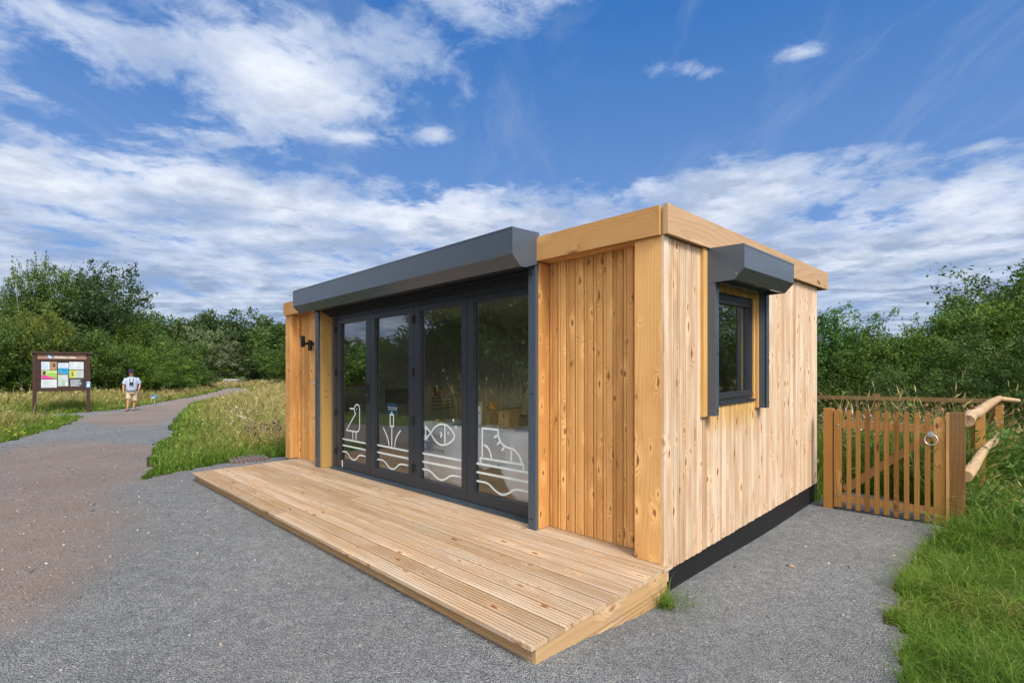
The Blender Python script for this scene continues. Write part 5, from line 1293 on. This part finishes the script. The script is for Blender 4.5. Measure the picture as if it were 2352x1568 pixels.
# right hand hedge
ords = ['first', 'second', 'third', 'fourth', 'fifth', 'sixth', 'seventh', 'eighth', 'ninth', 'tenth', 'eleventh', 'twelfth']
RH = [('hedge_d', 1905, 11.4, 694, 92, 'tall shrub with thin upright leafy shoots right beside the cabin corner'),
      ('hedge_d', 1975, 11.2, 716, 72, 'second shrub with upright shoots, just right of the cabin corner shrub'),
      ('hedge_a', 1860, 12.6, 740, 110, 'dense green bush half hidden behind the cabin corner'),
      ('hedge_a', 1940, 10.6, 792, 82, 'low dense bush in front of the shoot shrubs'),
      ('hedge_b', 2035, 10.8, 756, 90, 'dark green bush in the dip of the hedge above the gate'),
      ('hedge_c', 2110, 10.3, 750, 82, 'mid green bush above the middle of the gate'),
      ('hedge_d', 2104, 11.2, 722, 50, 'single narrow shoot shrub sticking up in the hedge dip'),
      ('hedge_b', 2150, 9.7, 800, 80, 'low dark bush above the gate latch'),
      ('hedge_c', 2212, 10.4, 706, 100, 'tall bright leafy bush above the latch post'),
      ('hedge_c', 2310, 10.0, 694, 110, 'tallest bright leafy bush near the right edge'),
      ('hedge_b', 2260, 8.9, 760, 96, 'dark bush low in front of the tall bright bushes'),
      ('hedge_b', 2350, 8.5, 770, 96, 'dark bush at the right edge behind the end of the log rail'),
      ('hedge_c', 2430, 9.2, 708, 120, 'bright bush running out of the right edge'),
      ('hedge_a', 2060, 9.4, 838, 74, 'lowest scrubby bush just above the gate pickets')]
for key, px, Y, top, hw, lab in RH: put_px(key, px, Y, top, hw, 'bush', lab, 'bush', 'hedge behind the rear rail fence')
put_px('tree_a', 2215, 23, 668, 80, 'broadleaf_tree', 'grey green tree crown rising left behind the right hand hedge', 'tree')
put_px('tree_a', 2300, 24, 650, 95, 'broadleaf_tree', 'highest grey green tree behind the right hand hedge', 'tree')
put_px('tree_a', 2390, 23, 660, 90, 'broadleaf_tree', 'grey green tree cut by the right edge behind the hedge', 'tree')
put_px('tree_far', 2105, 60, 770, 80, 'broadleaf_tree', 'distant low tree in the dip of the right hand hedge', 'tree')
put_px('tree_far', 1990, 62, 778, 90, 'broadleaf_tree', 'distant low tree behind the shoot shrubs', 'tree')
# right of the frame and left of the frame: seen in the panes
for i in range(9):
    y = -5 + i * 1.9; put(['hedge_a', 'hedge_b', 'hedge_c'][i % 3], 11.5 + .5 * math.sin(i * 2.1), y, 3.4 + .5 * math.sin(i * 1.7), 1.7, i * 1.3, 'bush', 'green bush of the hedge outside the right edge, mirrored in the side window', 'bush', 'hedge outside the right edge')
for i in range(11):
    y = -7 + i * 2.0; h = 6.6 if y < 5.6 else (4.8 if y < 7.6 else 2.9)
    put(['bush_a', 'bush_b', 'bush_a', 'bush_y'][i % 4], -16.0 + 1.2 * math.sin(i * 2.3) - (2.6 if y > 9 else 0), y + .0, h + .5 * math.sin(i * 1.9), 2.5, i * 1.7, 'bush', 'green bush outside the left edge, mirrored in the glass doors', 'bush', 'bushes outside the left edge')
for i in range(4):
    put(['tree_b', 'tree_a'][i % 2], -22 - 1.5 * (i % 2), -7 + i * 3.0, 8.5, 3.4, i * 1.1, 'broadleaf_tree', 'taller tree outside the left edge, mirrored in the glass doors', 'tree', 'trees outside the left edge')

# ================================================================= GRASS
gm, T, b = newmat('grass_blades')
ti = T.node('ShaderNodeAttribute', attribute_name='tint').outputs['Fac']; tp = T.node('ShaderNodeAttribute', attribute_name='tip').outputs['Fac']
c = T.ramp(ti, [(0, (.065, .155, .014)), (.3, (.150, .27, .026)), (.5, (.245, .285, .055)), (.7, (.37, .31, .11)), (1, (.54, .42, .20))])
c = T.mix(T.mapr(tp, .45, 1, 0, .35), c, T.mix(.5, c, (.30, .28, .11)))
T.l.new(c, b.inputs['Base Color']); b.inputs['Roughness'].default_value = .6; b.inputs['Specular IOR Level'].default_value = .25
tr = T.node('ShaderNodeBsdfTranslucent', ins={0: c}); mx = T.node('ShaderNodeMixShader', ins={0: .35, 1: b.outputs[0], 2: tr.outputs[0]}); T.l.new(mx.outputs[0], T.n['Material Output'].inputs[0])
def blades(name, label, cat, n, r0, r1, a0, a1, hfun, tfun, seed, wk=.0011, wmin=.0035, cond=None, lean=.45, heads=0.0, mat_=None, clump=.0):
    rg = np.random.default_rng(seed); r = np.exp(rg.uniform(math.log(r0), math.log(r1), n)); a = rg.uniform(R(a0), R(a1), n); x = r * np.sin(a); y = r * np.cos(a)
    if clump:
        nc = n // 14; k = rg.integers(0, nc, n); x = x[k] + rg.normal(0, clump, n) * np.sqrt(r[k] / 4); y = y[k] + rg.normal(0, clump, n) * np.sqrt(r[k] / 4); r = np.hypot(x, y)
        lx0 = rg.normal(0, 1, nc)[k]; ly0 = rg.normal(0, 1, nc)[k]
    else: lx0 = ly0 = 0
    dx = x - O.x; dy = y - O.y; u = dx * U.x + dy * U.y; v = dx * V.x + dy * V.y
    ok = ~inpoly(GP, x, y); ok &= ~((u > -.06) & (u < 7.2) & (v > -1.52) & (v < 4.05))
    if cond is not None: ok &= cond(x, y, u, v)
    d = pdist(GP, x, y); h = hfun(x, y, d, u, v) * np.exp(rg.normal(0, .28, n)); tn = np.clip(tfun(x, y, d, u, v) + rg.normal(0, .13, n), 0, 1)
    ok &= (h > .015)
    sel = np.where(ok)[0]; x, y, h, tn, r = x[sel], y[sel], h[sel], tn[sel], r[sel]; n = len(sel)
    if clump: lx0 = lx0[sel]; ly0 = ly0[sel]
    z = gz(x, y); w = np.maximum(wmin, r * wk) * rg.uniform(.6, 1.3, n)
    th = rg.uniform(0, 6.28, n); cx, sx = np.cos(th), np.sin(th)
    lx = (rg.normal(0, .7, n) + .8 * lx0 + .25) * lean * h; ly = (rg.normal(0, .7, n) + .8 * ly0) * lean * h
    P = np.zeros((n, 5, 3)); 
    P[:, 0] = np.stack([x - cx * w / 2, y - sx * w / 2, z - .01], 1); P[:, 1] = np.stack([x + cx * w / 2, y + sx * w / 2, z - .01], 1)
    hm = .58; wm = .85
    P[:, 2] = np.stack([x + lx * .32 + cx * w * wm / 2, y + ly * .32 + sx * w * wm / 2, z + h * hm], 1); P[:, 3] = np.stack([x + lx * .32 - cx * w * wm / 2, y + ly * .32 - sx * w * wm / 2, z + h * hm], 1)
    P[:, 4] = np.stack([x + lx, y + ly, z + h * (1 - .25 * np.minimum(np.hypot(lx, ly) / (h + .01), 1.4))], 1)
    f4 = (np.arange(n) * 5)[:, None] + np.array([0, 1, 2, 3]); f3 = (np.arange(n) * 5)[:, None] + np.array([3, 2, 4])
    vs = P.reshape(-1, 3); tt = np.repeat(tn, 5); tip = np.tile([0, 0, .55, .55, 1.0], n)
    if heads:
        hsel = np.where(rg.random(n) < heads)[0]; m_ = len(hsel); t0 = P[hsel, 4]; hh = h[hsel]; ww = w[hsel] * 1.5; c2, s2 = cx[hsel], sx[hsel]
        dirv = t0 - (P[hsel, 2] + P[hsel, 3]) / 2; dirv /= np.linalg.norm(dirv, axis=1)[:, None]; Ln = np.clip(hh * .20, .03, .16)[:, None]
        Q = np.stack([t0 - dirv * Ln * .5, t0 + np.stack([c2 * ww, s2 * ww, 0 * ww], 1), t0 + dirv * Ln * .6, t0 - np.stack([c2 * ww, s2 * ww, 0 * ww], 1)], 1).reshape(-1, 3)
        fh = len(vs) + np.arange(m_ * 4).reshape(-1, 4); vs = np.vstack([vs, Q]); f4 = np.vstack([f4, fh]); tt = np.concatenate([tt, np.repeat(np.clip(tn[hsel] + .35, .6, 1), 4)]); tip = np.concatenate([tip, np.ones(m_ * 4)])
    me = np_mesh(name, vs, f4, f3, {'tint': tt, 'tip': tip}); me.materials.append(mat_ or gm)
    o = bpy.data.objects.new(name, me); col.objects.link(o); tag(o, label, cat, kind='stuff'); return o
isR = lambda x, y, u, v: (x > 1.2) & (u < .2) & ~((v > 3.62) & (x > 3.2))
wildc = lambda x, y, u, v: (x > 2.8) & (v > 3.65) & (u < .3) & (y < 17)
def wall_side(x, y): return (x > 1.2)
# mown verge on the right: short, lush, in tufts
latch = (float(site(GF(GL + .1, 0, 0)).x), GF(GL + .1, 0, 0).y)
def h_r(x, y, d, u, v): return (.55 + .95 * vnoise(x, y, .22, 31)) * (.035 + .035 * sstep(0, .35, d) + .055 * vnoise(x, y, .35, 1) + .03 * vnoise(x, y, 1.1, 2)) * (1 + 1.6 * sstep(2.9, 3.7, v))
def t_r(x, y, d, u, v): return .04 + .42 * vnoise(x, y, .30, 8) * vnoise(x, y, .9, 18) + .40 * (vnoise(x, y, .13, 9) > .84)
blades('verge_grass', 'short bright green grass at the right beside the gravel', 'grass', 190000, 1.9, 9, 18, 62, h_r, t_r, 21, .0010, .0032, isR, .9, clump=.04)
# overgrown patch behind the gate
def front_of_log(x, y): return np.where(((x - 4.82) * .66 - (y - 5.44) * .75 > -.08) & (x < 7.2), .42, 1.0)
def h_w(x, y, d, u, v): return front_of_log(x, y) * (.50 + .40 * vnoise(x, y, .7, 3)) * sstep(-.05, .3, d + .12)
def t_w(x, y, d, u, v): return .16 + .22 * vnoise(x, y, .8, 12) + .42 * sstep(7.0, 8.2, y + .2 * x - 1.0)
blades('overgrown_grass', 'tall rank grass behind the gate and log rails', 'grass', 90000, 4.6, 15, 22, 62, h_w, t_w, 22, .0011, .0045, wildc, .45, heads=.10, clump=.05)
def h_w2(x, y, d, u, v): return np.where(front_of_log(x, y) < 1, 0, 1) * np.where(vnoise(x, y, .8, 3) > .35, .66 + .3 * vnoise(x, y, .5, 4), .0)
blades('dry_grass_stalks', 'straw coloured tall grass stalks behind the gate', 'grass', 5200, 5.4, 13, 22, 60, h_w2, lambda x, y, d, u, v: .62 + 0 * x, 23, .0006, .0025, wildc, .45, heads=.8)
# middle meadow between path and cabin
midc = lambda x, y, u, v: (x < 3.2) & (y > 2) & (u > -.1) & ~((x < -9) & (y < 17) & (x + .93 * y < 2.0)) & (x > -.97 * y + 2.6 - .18 * np.maximum(y - 20, 0))
def h_m(x, y, d, u, v): return (.05 + .13 * sstep(0, .25, d) + .32 * sstep(.3, 2.2, d) * (.6 + .6 * vnoise(x, y, 1.4, 5))) 
def t_m(x, y, d, u, v):
    r = np.hypot(x, y); return .30 + .18 * sstep(.1, 1.5, d) + .34 * vnoise(x, y, 1.6, 6) * sstep(.2, 2, d) + .16 * sstep(15, 40, r) - .25 * sstep(.4, 0, d)
blades('meadow_grass', 'long green and straw coloured grass between the path and the cabin', 'grass', 230000, 5.5, 85, -48, 2, h_m, t_m, 24, .0011, .0045, None, .55, heads=.07, clump=.06)
# left lawn and meadow
def isleft(x, y, u, v): return (x < -.75 * y)
def h_l(x, y, d, u, v):
    # behind the board line the grass is left long
    s = (x + 18.955) * nb.x + (y - 21.505) * nb.y   # distance to the camera side of the board
    tall = sstep(.3, -1.6, s) ; return .05 + .07 * vnoise(x, y, .6, 7) + (.12 + .40 * (.6 + .5 * vnoise(x, y, 2.2, 5))) * tall * sstep(0, 1.3, d)
def t_l(x, y, d, u, v):
    s = (x + 18.955) * nb.x + (y - 21.505) * nb.y; tall = sstep(-.6, -3.5, s); return .22 + .12 * vnoise(x, y, 1.2, 5) + .38 * tall * (.5 + .6 * vnoise(x, y, 3.0, 9))
blades('left_meadow_grass', 'short turf and tall straw coloured grass left of the path', 'grass', 210000, 11.5, 85, -60, -24, h_l, t_l, 25, .0011, .006, isleft, .45, heads=.08, clump=.07)
# grass outside the frame that the doors mirror
blades('outside_meadow_grass', 'tall grass outside the left edge of the photo, mirrored in the doors', 'grass', 40000, 9, 26, -150, -58, lambda x, y, d, u, v: .9 * sstep(0, 1.2, d) + .1, lambda x, y, d, u, v: .62 + .2 * vnoise(x, y, 2, 3), 26, .0016, .01, None, .35, heads=.4)
blades('outside_verge_grass', 'grass outside the right edge of the photo, mirrored in the side window', 'grass', 26000, 5, 16, 58, 130, lambda x, y, d, u, v: .35 + 0 * x, lambda x, y, d, u, v: .3 + .2 * vnoise(x, y, 2, 3), 27, .0018, .006, None, .4)

# leafy weeds in the patch behind the gate
def herb_field(name, label, n, box, hmax, ls, m, seed, cond=None, lpc=34, cr=.085, tintv=None):
    rg = np.random.default_rng(seed); x = rg.uniform(box[0], box[1], n * 3); y = rg.uniform(box[2], box[3], n * 3); dx = x - O.x; dy = y - O.y; u = dx * U.x + dy * U.y; v = dx * V.x + dy * V.y
    ok = ~inpoly(GP, x, y) & (pdist(GP, x, y) > .12); ok &= ~((u > -.1) & (u < 7.2) & (v > -1.5) & (v < 4.1))
    if cond is not None: ok &= cond(x, y, u, v)
    s = np.where(ok)[0][:n]; x, y = x[s], y[s]; m_ = len(s); H_ = hmax * rg.uniform(.45, 1, m_) * (.6 + .5 * vnoise(x, y, .9, 4))
    cen = []; od = []
    for k in range(5):
        f = (k + .6) / 5; cen.append(np.stack([x + rg.normal(0, .03, m_), y + rg.normal(0, .03, m_), gz(x, y) + H_ * f], 1)); od.append(np.stack([rg.normal(0, .4, m_), rg.normal(0, .4, m_), np.ones(m_)], 1))
    cen = np.concatenate(cen); od = np.concatenate(od); od /= np.linalg.norm(od, axis=1)[:, None]
    vs, f, tt = leaves(rg, cen, od, len(cen), lpc // 5 + 3, ls, cr, .34, .2, 1.1)
    me = np_mesh(name, vs, f, None, {'tint': tt}); me.materials.append(m); o = bpy.data.objects.new(name, me); col.objects.link(o); tag(o, label, 'weeds', kind='stuff')
herb_field('weed_patch', 'dark leafy nettles and thistles crowding behind the gate', 1500, (2.8, 9.0, 4.8, 10.4), .95, .075, LM['herb'], 41, lambda x, y, u, v: (v > 3.85) & (u < .1) & (y > 4.6) & ~((front_of_log(x, y) < 1) & (x < 6.3)))
herb_field('bank_weeds', 'dark leafy weeds banked against the latch post and log rails', 520, (4.8, 8.0, 4.5, 7.0), .30, .060, LM['herb'], 42, lambda x, y, u, v: (x - 4.82) * .66 - (y - 5.44) * .75 > -.1, cr=.08)

# flowers
def flowers(name, label, pts_fn, n, size, c, seed, flat=True):
    rg = np.random.default_rng(seed); P = pts_fn(rg, n); n = len(P); k = 6; s = size * rg.uniform(.5, 1.2, n) * np.clip(np.hypot(P[:, 0], P[:, 1]) / 9, .8, 3)
    a = np.linspace(0, 2 * np.pi, k, endpoint=False); tl = rg.normal(0, .25, (n, 2)) if flat else rg.normal(0, 1, (n, 2))
    dx = np.cos(a)[None] * s[:, None]; dy = np.sin(a)[None] * s[:, None]; V_ = np.stack([P[:, 0:1] + dx, P[:, 1:2] + dy, P[:, 2:3] + dx * tl[:, :1] + dy * tl[:, 1:]], 2)
    top = P.copy(); top[:, 2] += s * .35; vs = np.concatenate([V_, top[:, None]], 1).reshape(-1, 3)
    f = np.array([[i, (i + 1) % k, k] for i in range(k)]); f = (f[None] + (np.arange(n) * (k + 1))[:, None, None]).reshape(-1, 3)
    me = np_mesh(name, vs, None, f, {'tint': np.repeat(rg.random(n), k + 1)}); me.materials.append(plain(name + '_petal', c, .8, var=.15)); o = bpy.data.objects.new(name, me); col.objects.link(o); tag(o, label, 'flowers', kind='stuff')
def patch(px0, px1, py0, py1, hz):
    def fn(rg, n):
        px = rg.uniform(px0, px1, n); py = rg.uniform(py0, py1, n); P = []
        for a, b_ in zip(px, py):
            x, y = on_ground(a, b_, hz); P.append((x, y, gz(x, y) + hz + rg.normal(0, .05)))
        return np.array(P)
    return fn
flowers('yarrow_flowers', 'flat white yarrow heads in the meadow grass left of the cabin', patch(528, 592, 930, 958, .45), 45, .014, (.62, .62, .55), 51)
flowers('yarrow_flowers', 'scattered white yarrow heads lower in the meadow left of the cabin', patch(450, 650, 950, 990, .4), 30, .012, (.62, .62, .55), 52)
flowers('yellow_flowers', 'small yellow flowers in the meadow left of the deck', patch(540, 640, 1000, 1024, .35), 90, .009, (.50, .42, .04), 53)
flowers('dock_seed_heads', 'purplish brown seed heads near the left end of the cabin', patch(560, 652, 966, 988, .5), 130, .013, (.16, .10, .085), 54, False)
def wpatch(x0, x1, y0, y1, h0, h1):
    def fn(rg, n): x = rg.uniform(x0, x1, n); y = rg.uniform(y0, y1, n); return np.stack([x, y, gz(x, y) + rg.uniform(h0, h1, n)], 1)
    return fn
flowers('white_flowers', 'small white flower heads above the weeds behind the gate', wpatch(4.2, 6.4, 7.0, 9.0, .75, 1.0), 170, .011, (.62, .60, .55), 55)
flowers('thistle_flowers', 'pinkish purple thistle heads above the weeds behind the gate', wpatch(4.4, 6.2, 6.6, 8.6, .75, 1.0), 80, .013, (.38, .20, .32), 56, False)
flowers('brown_seed_heads', 'rusty brown seed heads behind the log rails', wpatch(5.6, 8.6, 6.6, 9.6, .75, 1.15), 900, .015, (.24, .12, .07), 57, False)
flowers('left_yellow_flowers', 'tiny yellow flowers in the short turf at the left edge', patch(0, 60, 985, 1000, .08), 40, .02, (.5, .42, .03), 58)
# dead umbel stems standing in the patch
t = thing('dead_umbel_plant', 'dry branching brown plant standing above the weeds behind the gate', 'plant', (5.0, 7.4, float(gz(5.0, 7.4))))
mb = MB(); rr = random.Random(4)
def dead(x, y, h):
    z = float(gz(x, y)); mb.tube([(x, y, z), (x + .02, y, z + h * .6), (x + .01, y, z + h)], [.006, .005, .003], 5)
    for k in range(9):
        a = rr.uniform(0, 6.28); z1 = z + h * rr.uniform(.5, .95); L_ = rr.uniform(.12, .32); e_ = (x + math.cos(a) * L_, y + math.sin(a) * L_, z1 + L_ * .8); mb.tube([(x + .01, y, z1), e_], [.003, .002], 4)
        for j in range(4): a2 = rr.uniform(0, 6.28); mb.tube([e_, (e_[0] + .06 * math.cos(a2), e_[1] + .06 * math.sin(a2), e_[2] + .05)], [.002, .0015], 3)
dead(5.0, 7.4, 1.30); dead(5.45, 7.1, 1.2)
mb.build('stems', plain('dry_stem', (.12, .085, .065), .9), t)
# grass tuft at the deck corner
def tuft(cx, cy, n, h, seed, name, label, spread=.03, lean=.9):
    rg = np.random.default_rng(seed); mbv = []; f4 = []; f3 = []; tn = []
    for i in range(n):
        a = rg.uniform(0, 6.28); hh = h * rg.uniform(.4, 1.1); l = lean * rg.uniform(.1, 1) * hh; bx = cx + rg.normal(0, spread); by = cy + rg.normal(0, spread); z = float(gz(bx, by)); w = .0028
        px_, py_ = -math.sin(a) * w, math.cos(a) * w; b0 = len(mbv); prev = None
        for k in range(5):
            t_ = k / 4; q = (bx + math.cos(a) * l * t_ ** 1.6, by + math.sin(a) * l * t_ ** 1.6, z + hh * (t_ - .30 * t_ ** 2.5 * (l / hh)))
            wk = 1 - t_ * .85; mbv += [(q[0] - px_ * wk, q[1] - py_ * wk, q[2]), (q[0] + px_ * wk, q[1] + py_ * wk, q[2])]
            if k: f4.append([b0 + 2 * k - 2, b0 + 2 * k - 1, b0 + 2 * k + 1, b0 + 2 * k])
        tn += [rg.uniform(.05, .45)] * 10
    me = np_mesh(name, np.array(mbv), np.array(f4), None, {'tint': np.array(tn), 'tip': np.zeros(len(tn))}); me.materials.append(gm); o = bpy.data.objects.new(name, me); col.objects.link(o)
    tag(o, label, 'weed'); return o
pt = O + U * -.09 + V * -.13; tuft(pt.x - .0, pt.y, 120, .24, 61, 'grass_tuft', 'green tuft of grass growing at the deck and plinth corner', .035, 2.2)
x, y = on_site(1600, 1392); tuft(x - .05, y + .02, 14, .16, 62, 'grass_tuft', 'thin trailing weed stems lying on the gravel beside the corner tuft', .05, 2.2)
x, y = on_site(1470, 1414); tuft(x, y + .02, 16, .05, 63, 'grass_tuft', 'tiny green weed at the foot of the deck end board', .012)

x, y = on_site(1876, 1150); tuft(x, y, 60, .30, 64, 'weed_clump', 'leafy green weeds between the plinth corner and the hinge post', .05, .6)
